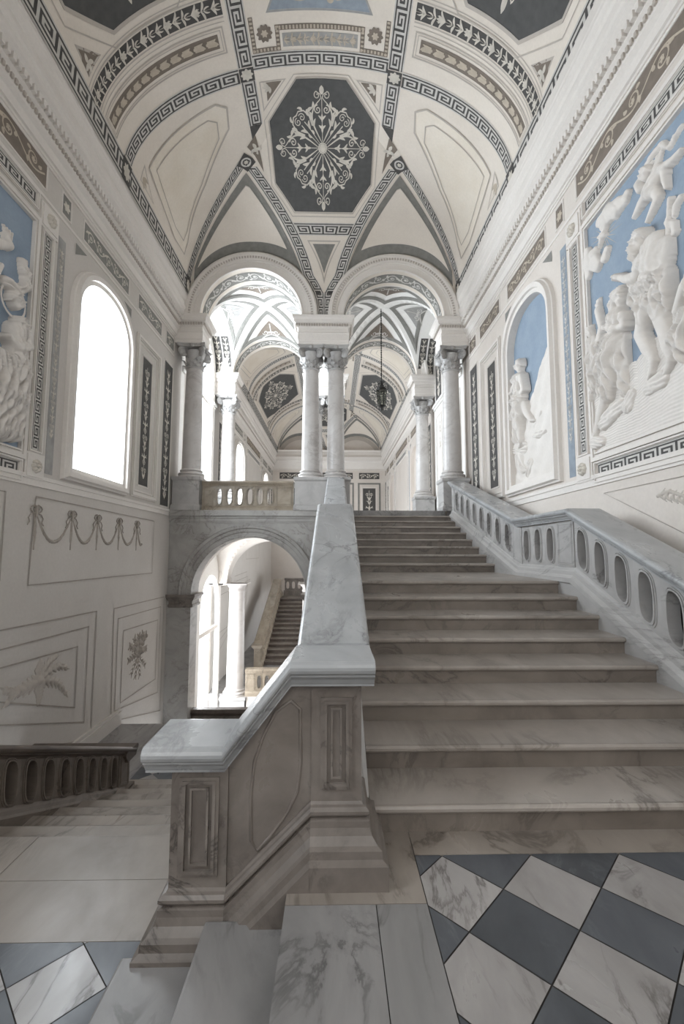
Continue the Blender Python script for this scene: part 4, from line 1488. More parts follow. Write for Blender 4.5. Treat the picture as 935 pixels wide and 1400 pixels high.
ARW = struct('wall_arcade', arch_wall(10.5, 11.1, XL, XR, 7.22, 9.7, [(AXL, AR, 7.22, 7.22), (AXR, AR, 7.22, 7.22)]), 'ceil')
RING = [(1.24, 0), (1.24, .05), (1.27, .055), (1.28, .035), (1.40, .035), (1.41, .055), (1.45, .06), (1.46, .085), (1.52, .10), (1.54, .13), (1.59, .135), (1.62, .11), (1.63, 0)]
for xc in (AXL, AXR):
    mb = archivolt(xc, 7.22, 10.5, RING)
    for k in range(70):
        a = PI * (k + .5) / 70
        c, s = math.cos(a), math.sin(a)
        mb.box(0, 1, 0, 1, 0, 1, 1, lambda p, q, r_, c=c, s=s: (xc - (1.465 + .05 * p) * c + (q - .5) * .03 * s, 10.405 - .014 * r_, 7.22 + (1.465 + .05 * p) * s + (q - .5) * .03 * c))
    archivolt(xc, 7.22, 11.1, RING, 1, mb=mb)
    obj('archivolt', mb, ('white', 'bead'), ARW)
    mb = MB()
    f = lambda u, v, h: (xc - (AR - h) * math.cos(u / AR), 10.62 + v, 7.22 + (AR - h) * math.sin(u / AR))
    patch(mb, f, 0.02, PI * AR - .02, 0, .36, 0, .004, 40, 1)
    rinceau(f, PI * AR, .36, 1, mb, pitch=.34)
    obj('soffit_scroll', mb, ('grey', 'key'), ARW)
ENT = [(0, 6.55), (0, 6.63), (.012, 6.64), (.012, 6.80), (.03, 6.83), (.0, 6.85), (0, 6.95), (.04, 6.98), (.045, 7.04), (.10, 7.07), (.11, 7.13), (.14, 7.17), (.15, 7.225)]
for x0, x1 in ((XL, -3.20), (-.86, .36), (2.66, XR)):
    mb = rect_mould(MB(), x0, x1, 10.50, 11.10, ENT)
    for i in range(int((x1 - x0 + .12) / .062)):
        a = x0 - .06 + i * .062
        mb.box(a, a + .035, 10.425, 10.46, 6.985, 7.04, 1)
    for i in range(11):
        for xa in (x0, x1):
            s = -1 if xa == x0 else 1
            mb.box(min(xa + s * .04, xa + s * .075), max(xa + s * .04, xa + s * .075), 10.46 + i * .062, 10.495 + i * .062, 6.985, 7.04, 1)
    obj('entablature', mb, ('white', 'bead'), ARW)
ARF = mirrored(ARW, YX, 'wall_far_arcade')

# bridge floor and lower arcade
mb = MB().box(XL, XR, 10.62, 14.58, 2.02, ZT, 0)
mb.box(-.1, 2.66, 10.47, 10.62, 2.0, ZT, 0)
FU = struct('floor_bridge', mb, 'slab')
LAX, LAR = -1.965, 1.33
mb = arch_wall(10.58, 11.1, XL, -.14, .45, ZT - .02, [(LAX, LAR, .50, .45)])
mb.box(XL, -3.30, 10.58, 11.1, -3.7, .5)
mb.box(-.62, -.14, 10.58, 11.1, -3.7, .5)
LW = struct('wall_lower_arcade', mb, 'mgrey')
mb = MB()
for z0, z1, d in ((2.16, 2.20, .02), (2.20, 2.28, .035), (2.28, 2.33, .06), (2.33, 2.40, .10), (2.40, 2.463, .085)):
    mb.box(XL, -.12, 10.58 - d, 10.6, z0, z1)
obj('cornice', mb, 'mgrey', LW)
mb = MB()
mb.box(XL, -.14, 10.572, 10.59, 1.9, 2.16)
obj('frieze_slab', mb, 'mgrey', LW)
LRING = [(1.33, 0), (1.33, .03), (1.36, .035), (1.37, .02), (1.45, .02), (1.46, .04), (1.53, .045), (1.55, .07), (1.61, .075), (1.63, .05), (1.635, 0)]
mb = archivolt(LAX, .5, 10.58, LRING)
archivolt(LAX, .5, 11.1, LRING, 1, mb=mb)
obj('archivolt', mb, 'mgrey', LW)
for x0, x1 in ((-3.80, -3.26), (-.66, -.14)):
    mb = rect_mould(MB(), x0, x1, 10.55, 11.1, [(0, .20), (.02, .22), (.02, .26), (0, .28), (0, .34), (.03, .37), (.05, .42), (.08, .44), (.08, .50)])
    obj('impost', mb, 'mbrown', LW)
mb = arch_wall(14.1, 14.6, XL, XR, .45, ZT - .02, [(LAX, LAR, .50, .45)])
mb.box(XL, -3.34, 14.1, 14.6, .44, .5)
archivolt(LAX, .5, 14.1, LRING, -1, mb=mb)
struct('wall_far_lower_arcade', mb, 'white')
# groin vault under the bridge and over it
def groin(mb, xc, hx, yc, hy, zs, rise, dome, mi=0, n=28):
    def f(sx, sy, h=0.0):
        m = max(math.sqrt(max(0, 1 - sx * sx)), math.sqrt(max(0, 1 - sy * sy)))
        return (xc + sx * hx * (1 - .4 * h), yc + sy * hy * (1 - .4 * h), zs + rise * m + dome * (1 - sx * sx) * (1 - sy * sy) - h)
    S = [math.sin(PI / 2 * (2 * i / n - 1)) for i in range(n + 1)]
    mb.grid([[f(a, b) for b in S] for a in S], mi, False)
    return f


mb = MB()
groin(mb, LAX, LAR, YX, 1.5, .5, LAR, .1)
mb.box(-.64, .3, 11.0, 14.2, .5, 2.05)
mb.box(.28, .6, 11.0, 14.2, -3.7, 2.05)
mb.grid([[(x, YX + 1.5 * math.cos(PI * k / 24), .5 + LAR * math.sin(PI * k / 24)) for x in (XL, LAX - LAR)] for k in range(25)], 0, True)
struct('ceiling_lower', mb, 'white')
bay = MB()
cells = [groin(bay, xc, AR, YX, 1.5, 7.22, AR, .24) for xc in (AXL, AXR)]
bay.box(AXL + AR, AXR - AR, 11.0, 14.2, 7.20, 7.5)
for x0, x1 in ((XL, AXL - AR), (AXR + AR, XR)):
    bay.grid([[(x, YX + 1.5 * math.cos(PI * k / 24), 7.22 + AR * math.sin(PI * k / 24)) for x in (x0, x1)] for k in range(25)], 0, True)
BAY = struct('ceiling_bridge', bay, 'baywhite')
for f in cells:
    for q in range(4):
        ca, sa = round(math.cos(q * PI / 2)), round(math.sin(q * PI / 2))
        g = lambda x, y, h, ca=ca, sa=sa: f(x * ca - y * sa, x * sa + y * ca, h)
        mb = MB()
        tri = [(-.86, .97), (.86, .97), (0, .13)]
        frame2d(mb, g, tri, .10, 0, .012, .08)
        fill2d(mb, g, [(-.42, .90), (.42, .90), (0, .48)], 1, .012, .06)
        ribbon(mb, g, [(0, .89), (0, .80), (0, .70), (0, .56)], .025, 2, .02)
        for s in (-1, 1):
            ribbon(mb, g, [(x, y) for x, y in spiral(s * .14, .82, .075, PI * (.5 - s * .5), 1.2, .2, 14, s)], .022, 2, .02)
            leaf(mb, g, 0, .80, PI / 2 * -1 + s * .9 + PI, .12, .05, 2, .02, s * .5)
            leaf(mb, g, 0, .88, PI / 2 + s * 1.4, .33, .03, 2, .02, -s * .2)
        obj('painted_web', mb, ('grey', 'paleg' if q % 2 else 'brown', 'key'), BAY)

for x0, x1 in ((2.77, 3.00), (3.05, 3.27), (-3.82, -3.58), (-3.54, -3.31)):
    for sy in (-1, 1):
        f = lambda u, v, h: (x0 + u, YX + sy * (1.5 - h) * math.cos(.03 + v * .9), 7.22 + (AR - h) * math.sin(.03 + v * .9))
        mb = MB()
        patch(mb, f, 0, x1 - x0, 0, 1.0, 0, .006, 1, 14)
        candelabra(lambda u, v, h: f(u, v / 1.05, h), x1 - x0, 1.0, 1, mb, seed=1)
        obj('ornament_panel', mb, ('dark', 'orn'), BAY)

# side walls of the bay
BW = [(YX, 1.22, 3.2, 7.0, 1.0), ]
mb = MB()
wl2 = wall_with_openings(XL, -1, 11.0, 14.2, 1.9, 9.0, BW)
wl3 = wall_with_openings(XL + .3, -1, 11.1, 14.4, -3.8, 1.95, [(13.2, 1.0, -3.5, -.45, 1.25)], .12)
for z0, z1, h in ((6.05, 6.12, .05), (6.12, 6.2, .09), (2.46, 2.6, .04)):
    wl2.box(XL, XL + h, 11.05, YX - 1.22, z0, z1)
    wl2.box(XL, XL + h, YX + 1.22, 14.15, z0, z1)
b_ = len(wl2.V)
wl2.V += wl3.V
wl2.F += [tuple(i + b_ for i in f) for f in wl3.F]
wl2.MI += wl3.MI
wl2.SM += wl3.SM
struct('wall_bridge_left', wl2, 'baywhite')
mb = MB().box(XR, XR + .45, 11.0, 14.2, -.5, 9.0)
for z0, z1, h in ((6.05, 6.12, .05), (6.12, 6.2, .09), (6.2, 6.25, .06), (2.46, 2.6, .04)):
    mb.box(XR - h, XR, 11.05, 14.15, z0, z1)
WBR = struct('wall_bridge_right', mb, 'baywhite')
for a, b in ((11.25, 11.95), (12.15, 13.05), (13.25, 13.95)):
    mb = MB()
    bar(mb, WRf, a, b, 6.32, 7.5, 0, .006, 0)
    candelabra(lambda u, v, h: WRf(a + .08 + u, 6.36 + v, h), b - a - .16, 1.08, 1, mb, seed=4)
    frame(mb, WRf, a - .04, b + .04, 6.28, 7.54, .03, .015, 2)
    obj('ornament_panel', mb, ('dark', 'orn', 'white'), WBR)
    mb = MB()
    frame(mb, WRf, a, b, 3.2, 5.8, .05, .02, 0)
    rinceau(lambda u, v, h: WRf(a + .15 + v * .5, 4.6 + u, h), 1.0, b - a - .3, 1, mb)
    obj('wall_panel', mb, ('white', 'tan'), WBR)
wob = tag(thing('window_3', None, None, (XL, YX, 3.2)), kind='structure')
obj('pane', MB().poly([(XL - .12, y, z) for y, z in arch_outline(YX, 1.24, 3.18, 7.0, 1.0, 0)]), 'pane', wob)
mb = MB()
arch_frame(mb, side(-1), (YX, 1.22, 3.2, 7.0, 1.0), ((-.012, -.12), (-.012, .04), (.05, .05), (.10, .07), (.13, 0)))
mb.box(XL - .11, XL - .05, YX - 1.22, YX + 1.22, 6.05, 6.15)
obj('window_frame', mb, 'white', wob)
wob = tag(thing('window_4', None, None, (XL + .3, 13.2, -3.5)), kind='structure')  # below the arched part, glazing added over a white wall for brightness
obj('pane', MB().poly([(XL + .21, y, z) for y, z in arch_outline(13.2, 1.02, -3.52, -.45, 1.25, 0)]), 'pane', wob)
mb = MB()
mb.box(XL + .22, XL + .28, 12.2, 14.2, -.86, -.74)
mb.box(XL + .22, XL + .27, 12.95, 12.99, -3.4, -.86)
obj('window_frame', mb, 'white', wob)

# ---- the mirrored hall beyond the bridge
wl_f = mirrored(WL, YX, 'wall_far_left')
wr_f = mirrored(WR, YX, 'wall_far_right')
ce_f = mirrored(CEIL, YX, 'ceiling_far')
for i, k in ((5, 'window_1'), (6, 'window_2')):
    mirrored(bpy.data.objects[k], YX, 'window_%d' % i)
YFE = 2 * YX - YN
mb = MB().box(XL, XR, YFE, YFE + .4, -3.8, 10.0)
WE = struct('wall_far_end', mb, 'plaster')
Wend = lambda x, z, h=0.0: (x, YFE - h, z)
mb = MB()
prof = [(0, 6.72), (.06, 6.86), (.12, 7.02), (.16, 7.12), (.28, 7.22), (.30, 7.34), (.34, 7.45), (.27, 7.60), (.26, 7.80), (.32, 7.90), (0, 7.95)]
mb.sweep(prof, [lambda a, b, x=x: Wend(x, b, a) for x in (XL, XR)], 0)
bar(mb, Wend, XL, XR, 6.64, 6.70, 0, .03)
obj('cornice', mb, 'white', WE)
for xc in (AXL, AXR):
    mb = MB()
    n = 30
    for r0, r1, h in ((1.36, 1.62, .06), (1.42, 1.54, .08)):
        mb.grid([[Wend(xc - r * math.cos(PI * k / n), 7.25 + r * math.sin(PI * k / n), h) for r in (r0, r1)] for k in range(n + 1)], 0, False)
    obj('blind_arch', mb, 'bead', WE)
for xc in (-2.75, -1.1, .6, 2.3):
    mb = MB()
    bar(mb, Wend, xc - .40, xc + .40, 2.6, 5.5, 0, .006, 0)
    candelabra(lambda u, v, h: Wend(xc - .3 + u, 2.65 + v, h), .6, 2.8, 1, mb, seed=2)
    frame(mb, Wend, xc - .5, xc + .5, 2.4, 5.6, .07, .03, 2)
    frame(mb, Wend, xc - .72, xc + .72, 2.2, 5.85, .10, .03, 3)
    obj('ornament_panel', mb, ('dark', 'orn', 'white', 'grey'), WE)
    mb = MB()
    bar(mb, Wend, xc - .65, xc + .65, 6.1, 6.5, 0, .006, 0)
    rinceau(lambda u, v, h: Wend(xc - .6 + u, 6.12 + v, h), 1.2, .36, 1, mb)
    obj('frieze_panel', mb, ('dark', 'orn'), WE)

# end wall behind the viewer with two windows added to let fill light in
mb = MB()
for x0, x1 in ((XL, -3.0), (-1.0, .5), (2.5, XR)):
    mb.box(x0, x1, YN - .4, YN, -.5, 10.0)
for x0, x1 in ((-3.0, -1.0), (.5, 2.5)):
    mb.box(x0, x1, YN - .4, YN, -.5, 2.0)
    mb.box(x0, x1, YN - .4, YN, 6.4, 10.0)
struct('wall_back', mb, 'plaster')
for i, (x0, x1) in enumerate(((-3.0, -1.0), (.5, 2.5))):
    wob = tag(thing('window_%d' % (7 + i), None, None, ((x0 + x1) / 2, YN, 2.0)), kind='structure')
    obj('pane', MB().poly([(x0, YN - .3, 2.0), (x1, YN - .3, 2.0), (x1, YN - .3, 6.4), (x0, YN - .3, 6.4)]), 'pane', wob)
    mb = MB()
    for a, b, c, d in ((x0, x0 + .08, 2, 6.4), (x1 - .08, x1, 2, 6.4), (x0, x1, 2, 2.08), (x0, x1, 6.32, 6.4), (x0, x1, 4.9, 4.98), ((x0 + x1) / 2 - .04, (x0 + x1) / 2 + .04, 2, 6.4)):
        mb.box(a, b, YN - .34, YN - .26, c, d)
    obj('window_frame', mb, 'white', wob)


# ------------------------------------------------------------------ columns
def shaft_prof(z0, z1, r0, r1, n=18):
    return [(r0 + (r1 - r0) * (k / n) ** 1.6, z0 + (z1 - z0) * k / n) for k in range(n + 1)]


def base_prof(z, r):
    p = [(r * 1.36, z), (r * 1.36, z + .05)]
    for k in range(7):
        a = -PI / 2 + PI * k / 6
        p.append((r * 1.22 + .035 * math.cos(a), z + .085 + .035 * math.sin(a)))
    p += [(r * 1.12, z + .13), (r * 1.10, z + .15)]
    for k in range(6):
        a = -PI / 2 + PI * k / 5
        p.append((r * 1.10 + .022 * math.cos(a), z + .172 + .022 * math.sin(a)))
    p += [(r * 1.06, z + .20), (r, z + .22)]
    return p


def capital(parent, x, y, z0, z1, r):
    """composite capital: bell, two rows of leaves, corner volutes, curved abacus"""
    H = z1 - z0
    mb = MB()
    p = [(r * 1.0, z0 - .06), (r * 1.12, z0 - .045), (r * 1.14, z0 - .02), (r * 1.04, z0)]
    p += [(r * (1.02 + .30 * (k / 8) ** 2.2), z0 + H * .72 * k / 8) for k in range(9)]
    mb.lathe(p, (x, y, 0), 24)
    for row, (zz, hh, nn) in enumerate(((z0, .20, 8), (z0 + .08 * H, .30, 8))):
        for k in range(nn):
            a = 2 * PI * (k + .5 * row) / nn
            ca, sa = math.cos(a), math.sin(a)
            L = []
            for i in range(8):
                t = i / 7
                rr = r * 1.06 + r * .42 * max(0, t - .35) ** 1.4 * 1.9
                z = zz + H * hh * (t - .42 * max(0, t - .75) ** 1.2 * 2.6)
                wv = r * .30 * (math.sin(PI * (.12 + .86 * t)) ** .7)
                L.append([(x + rr * ca - (w_ * wv) * sa, y + rr * sa + (w_ * wv) * ca, z - abs(w_) * .02) for w_ in (-1, -.5, 0, .5, 1)])
                for q in (1, 3):
                    pt = L[-1][q]
                    L[-1][q] = (pt[0] + .014 * ca, pt[1] + .014 * sa, pt[2])
            mb.grid(L, 0, True)
    obj('bell', mb, 'mb', parent)
    for k in range(4):
        a = PI / 4 + k * PI / 2
        d = Vector((math.cos(a), math.sin(a), 0))
        n = Vector((-d.y, d.x, 0))
        c = Vector((x, y, z0 + H * .64)) + d * r * 1.62
        mb = MB()
        pts = [c + d * (r * .66 * (1 - .78 * t) * math.cos(-PI * .9 + 2 * PI * 1.7 * t) * 1) + Vector((0, 0, 1)) * (r * .66 * (1 - .78 * t) * math.sin(PI * .9 - 2 * PI * 1.7 * t)) for t in [i / 34 for i in range(35)]]
        pts = [Vector((x, y, z0 + H * .78)) + d * r * .6] + pts
        mb.tube(pts, [.030] * 4 + [.034 - .016 * i / 32 for i in range(len(pts) - 4)], 7)
        mb.grid([[c + n * (s * .028) + (d * math.cos(2 * PI * i / 16) + Vector((0, 0, 1)) * math.sin(2 * PI * i / 16)) * rr for i in range(16)] for s, rr in ((-1, .01), (-1, r * .58), (1, r * .58), (1, .01))], 0, True, closed_v=True)
        obj('volute', mb, 'mb', parent)
    mb = MB()
    for zz0, zz1, e in ((z0 + H * .86, z0 + H * .93, 1.62), (z0 + H * .93, z1, 1.74)):
        ring = []
        for k in range(4):
            for j in range(9):
                t = -1 + 2 * j / 8
                q = r * e * (1 - .16 * (1 - t * t))
                px_, py_ = (q, t * r * e)
                aa = k * PI / 2
                ring.append((x + px_ * math.cos(aa) - py_ * math.sin(aa), y + px_ * math.sin(aa) + py_ * math.cos(aa)))
        mb.grid([[(a_, b_, zz) for a_, b_ in ring] for zz in (zz0, zz1)], 0, False, closed_v=True)
        mb.poly([(a_, b_, zz0) for a_, b_ in ring])
        mb.poly([(a_, b_, zz1) for a_, b_ in ring])
    for k in range(4):
        a = k * PI / 2
        mb.lathe([(.005, -.05), (.05, -.03), (.055, 0), (.05, .03), (.005, .05)], (x + r * 1.36 * math.cos(a), y + r * 1.36 * math.sin(a), z0 + H * .92), 8)
    obj('abacus', mb, 'mb', parent)


def column(label, x, y, z0, zc0, zc1, r, group=None, ped=None, name='column'):
    t = thing(name, label, 'column', (x, y, ped[4] if ped else z0), group)
    if ped:
        mb = rect_mould(MB(), ped[0], ped[1], ped[2], ped[3], [(.03, ped[4]), (.03, ped[4] + .10), (.01, ped[4] + .13), (0, ped[4] + .15), (0, z0 - .10), (.02, z0 - .08), (.03, z0 - .06), (.03, z0)])
        obj('pedestal', mb, 'mb', t)
    obj('base', MB().lathe(base_prof(z0, r), (x, y, 0)), 'colm', t)
    obj('shaft', MB().lathe(shaft_prof(z0 + .2, zc0 - .05, r, r * .86), (x, y, 0), 32), 'colm', t)
    if zc1 - zc0 > .3:
        c = obj('capital', rect_mould(MB(), x - r * .5, x + r * .5, y - r * .5, y + r * .5, [(0, zc0), (0, zc1)]), 'mb', t)
        capital(c, x, y, zc0, zc1, r * .86)
    else:
        mb = MB().lathe([(r * .86, zc0 - .08), (r * .94, zc0 - .06), (r * .94, zc0 - .03), (r * .88, zc0), (r * .9, zc0 + .06), (r * 1.05, zc0 + .10), (r * 1.25, zc0 + .17)], (x, y, 0))
        rect_mould(mb, x - r * 1.2, x + r * 1.2, y - r * 1.2, y + r * 1.2, [(0, zc0 + .17), (.03, zc0 + .20), (.04, zc1)])
        obj('capital', mb, 'colm', t)
    return t


ZP = 3.26
cl = column('tall grey marble column in the corner left of the balcony balustrade', -3.45, 10.80, ZP, 6.02, 6.55, .225, ped=(-3.80, -3.17, 10.52, 11.08, ZT))
cm1 = column('left column of the central front pair, beside the balcony balustrade', -.56, 10.80, ZP, 6.02, 6.55, .215)
cm2 = column('right column of the central front pair, above the top of the stairs', .06, 10.80, ZP, 6.02, 6.55, .215)
cr = column('tall marble column at the right of the stair top, beside the right wall', 2.94, 10.80, ZP, 6.02, 6.55, .225, ped=(2.64, 3.26, 10.52, 11.08, ZT))
pd = thing('pedestal', 'grey marble block under the central front pair of columns', 'pedestal', (-.25, 10.8, ZT))
PDP = [(.03, ZT), (.03, ZT + .10), (.01, ZT + .13), (0, ZT + .15), (0, ZP - .10), (.02, ZP - .08), (.03, ZP - .06), (.03, ZP)]
obj('block', rect_mould(MB(), -.91, .40, 10.50, 11.10, PDP), 'mb', pd)
for o, l in ((cl, 'sunlit white column of the far row at the left, beside the bright bay window'), (cm1, 'column of the far row half hidden behind the left central column'),
             (cm2, 'column of the far row hidden behind the right central column'), (cr, 'pale column of the far row on the right, behind the hanging lantern')):
    mirrored(o, YX, 'column', l)
mirrored(pd, YX, 'pedestal', 'white marble block under the central columns of the far row')

c1 = column('white column in the sunlit hall seen through the lower archway', -3.03, 14.36, -2.92, .30, .47, .27, ped=(-3.40, -2.66, 14.0, 14.72, -3.6))
column('thin slice of white column at the right edge of the lower archway', -.72, 14.36, -2.92, .30, .47, .27, ped=(-1.05, -.4, 14.0, 14.72, -3.6))


# ------------------------------------------------------------------ floors
def slabs(mb, x0, x1, y0, y1, z, mi, nx=1, ny=1, gap=.004, t=.03):
    for i in range(nx):
        for j in range(ny):
            a, b = x0 + (x1 - x0) * i / nx, x0 + (x1 - x0) * (i + 1) / nx
            c, d = y0 + (y1 - y0) * j / ny, y0 + (y1 - y0) * (j + 1) / ny
            mb.box(a + gap / 2, b - gap / 2, c + gap / 2, d - gap / 2, z - t, z, mi)


def tiles(mb, x0, x1, y0, y1, cx, cy, z, diag=.443, w=1, d=2):
    h = diag / 2
    for i in range(int((x0 - cx) / h) - 2, int((x1 - cx) / h) + 3):
        for j in range(int((y0 - cy) / h) - 2, int((y1 - cy) / h) + 3):
            if (i + j) % 2:
                continue
            px_, py_ = cx + i * h, cy + j * h
            g = h - .004
            p = [(px_, py_ + g), (px_ - g, py_), (px_, py_ - g), (px_ + g, py_)]
            for ax, v, k in ((0, x0 + .002, False), (0, x1 - .002, True), (1, y0 + .002, False), (1, y1 - .002, True)):
                p = clip(p, ax, v, k) if len(p) > 2 else []
            if len(p) > 2:
                mb.poly([(a, b, z) for a, b in p], w if i % 2 == 0 else d)


FM = ('slab', 'tilew', 'tiled', 'joint', 'mland')
mb = MB()
mb.box(-.17, XR, YN, 2.6, -.5, -.006, 3)
slabs(mb, -.2, .19, YN, 2.04, 0, 0, 1, 3, t=.06)
slabs(mb, -.2, .41, 2.04, 2.6, 0, 4, 1, 1)
slabs(mb, .19, .41, YN, 2.04, 0, 0, 1, 4)
slabs(mb, .41, XR, 2.345, 2.6, 0, 4, 2, 1)
tiles(mb, .41, XR, YN, 2.345, .545, 2.115, 0)
mb.box(-.172, -.165, YN, 2.3, -.145, -.05, 4)
struct('floor', mb, FM)
mb = MB()
ZL = -.435
mb.box(XL, -.13, YN, 3.22, -3.7, ZL - .006, 3)
mb.box(XL, -.13, 3.20, 3.245, ZL - .10, ZL - .03, 4)
slabs(mb, XL, -.13, 2.42, 2.842, ZL, 4, 2, 1)
slabs(mb, XL, -.13, 2.842, 3.255, ZL, 4, 2, 1, t=.045)
slabs(mb, XL, XL + .3, YN, 2.42, ZL, 0, 1, 3)
tiles(mb, XL + .3, -.9, YN, 2.42, -1.222, 2.185, ZL)
struct('floor_lower', mb, FM)
ZM = ZL - 8 * RIS
mb = MB().box(XL, -.13, 6.35, 8.4, -3.7, ZM - .006, 3)
slabs(mb, XL, -.13, 5.98, 6.42, ZM, 4, 2, 1, t=.045)
slabs(mb, XL, -2.2, 6.42, 8.4, ZM, 0, 2, 2)
tiles(mb, -2.75, -.13, 6.42, 8.4, -2.50, 6.80, ZM + .001, .50)
struct('floor_landing', mb, FM)
mb = MB().box(XL, .6, 10.3, 11.1, -3.8, -2.62, 0)
mb.box(XL, .6, 11.1, 14.1, -3.9, -3.6, 0)
mb.box(XL, .6, 14.35, 30, -3.6, -2.9, 0)
mb.box(-2.62, .6, 14.05, 14.36, -3.6, -2.89, 1)
struct('floor_vestibule', mb, ('slab', 'white'))


# ------------------------------------------------------------------ stairs
def step_mesh(x0, x1, y, z, depth, rise=RIS, down=False, sk=True, jit=0.0):
    """one solid step with a rounded nosing; y is the nosing line"""
    s = -1 if down else 1
    mb = MB()
    yb = y + s * depth
    pr = [(yb, z), (y + s * .02, z)]
    for k in range(6):
        a = PI / 2 + PI * k / 5
        pr.append((y + s * (.022 + .022 * math.cos(a)), z - .022 + .022 * math.sin(a)))
    ni = len(pr)
    pr += [(y + s * .03, z - .046), (y + s * .032, z - rise - .004), (yb, z - rise - .004)]
    S = (lambda x, y_: skew(x, y_)) if sk else (lambda x, y_: x)
    P = [[(S(xx, a), a, b) for a, b in pr] for xx in (x0, x1)]
    n = len(pr)
    b0 = len(mb.V)
    mb.V += P[0] + P[1]
    for i in range(n):
        j = (i + 1) % n
        mb.F.append((b0 + i, b0 + j, b0 + n + j, b0 + n + i))
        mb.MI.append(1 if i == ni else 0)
        mb.SM.append(False)
    mb.poly(P[0], 0)
    mb.poly(P[1][::-1], 0)
    return mb


st = thing('staircase', 'broad marble staircase climbing straight to the columns, two flights of worn steps', 'staircase', (1.4, 2.5, 0))
YK = lambda k: 2.497 + TRD * (k - 1) if k < 9 else 7.382 + TRD * (k - 9)
for k in range(1, 18):
    nxt = YK(k + 1) if k < 17 else YK(17) + .5
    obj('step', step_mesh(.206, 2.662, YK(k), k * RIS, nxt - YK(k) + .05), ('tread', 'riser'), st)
ss = thing('staircase', 'short marble steps at the bottom edge going down left from the chequered floor', 'staircase', (-.55, 0, -.435))
for k, x in ((1, -.2), (2, -.565)):
    mb = MB()
    mb.box(x - .365, x + .03, YN + .02, 2.16, -.145 * k - .045, -.145 * k, 0)
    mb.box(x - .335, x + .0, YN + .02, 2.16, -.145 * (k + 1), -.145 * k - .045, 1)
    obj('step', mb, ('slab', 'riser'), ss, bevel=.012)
ls = thing('staircase', 'marble steps on the left descending away beside the dark balustrade', 'staircase', (-2.2, 3.25, ZL))
for k in range(1, 8):
    y = 3.25 + TRD * k
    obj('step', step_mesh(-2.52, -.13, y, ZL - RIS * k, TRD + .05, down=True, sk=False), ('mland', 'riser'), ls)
for k in range(1, 6):
    y = 8.4 + TRD * (k - .05)
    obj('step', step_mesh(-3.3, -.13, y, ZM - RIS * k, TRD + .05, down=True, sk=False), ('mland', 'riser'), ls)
fs = thing('staircase', 'distant dark staircase rising away, seen through the lower archway', 'staircase', (-1.6, 17.8, -2.9))
for k in range(1, 15):
    y = 17.8 + TRD * (k - 1)
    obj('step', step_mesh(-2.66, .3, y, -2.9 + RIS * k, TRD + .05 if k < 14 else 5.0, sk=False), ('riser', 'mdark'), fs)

# masonry under the main stair, between it and the lower flight
mb = MB()
und = [(2.48, -.5), (2.48, .0)] + [(YK(k) + .03, k * RIS - .15) for k in range(1, 17)] + [(10.42, 2.3), (10.42, -3.7), (2.48, -3.7)]
P = [[(x, a, b) for a, b in und] for x in (-.12, 2.9)]
mb.grid(P, 0, False, closed_v=True)
mb.poly(P[0], 0)
mb.poly(P[1], 0)
obj('understair', mb, 'mbrown', st)


# ------------------------------------------------------------------ parapets
def interp(nodes, l):
    return float(np.interp(l, [n[0] for n in nodes], [n[1] for n in nodes]))


CAPP = [(-.42, 0), (.42, 0), (.455, -.004), (.485, -.014), (.50, -.028), (.50, -.042), (.485, -.056), (.46, -.064), (.44, -.066), (.44, -.076), (.415, -.082), (.385, -.094), (.36, -.112), (.345, -.118), (.345, -.128),
        (-.345, -.128), (-.345, -.118), (-.36, -.112), (-.385, -.094), (-.415, -.082), (-.44, -.076), (-.44, -.066), (-.46, -.064), (-.485, -.056), (-.50, -.042), (-.50, -.028), (-.485, -.014), (-.455, -.004)]


def cap_rail(mb, fn, nodes, wc, wd, mi=0):
    """moulded coping; fn(l, w, v); nodes (l, z of the top)"""
    mb.sweep([(a * wd + wc, b) for a, b in CAPP], [lambda a, b, n=n: fn(n[0], a, n[1] + b) for n in nodes], mi, False)
    return mb


def sloped_bar(mb, fn, nodes, l0, l1, prof, mi=0):
    """prof: (w, dz) closed loop carried along the nodes between l0 and l1"""
    ls = [l0] + [n[0] for n in nodes if l0 + 1e-4 < n[0] < l1 - 1e-4] + [l1]
    mb.sweep(prof, [lambda a, b, l=l: fn(l, a, interp(nodes, l) + b) for l in ls], mi, False)
    return mb


def hole_pt(k, n, a, b):
    """tall opening with round ends and small shoulders"""
    ph = 2 * PI * (k + .0) / n
    c, s = math.cos(ph), math.sin(ph)
    e = 3.0
    r = (abs(c) ** e + abs(s) ** e) ** (-1 / e)
    x, y = a * r * c, b * r * s
    if abs(y) > b - a:
        t = (abs(y) - (b - a)) / a
        x = math.copysign(min(abs(x), a * math.sqrt(max(0, 1 - min(1, t * .98) ** 2))), x)
    return x, y


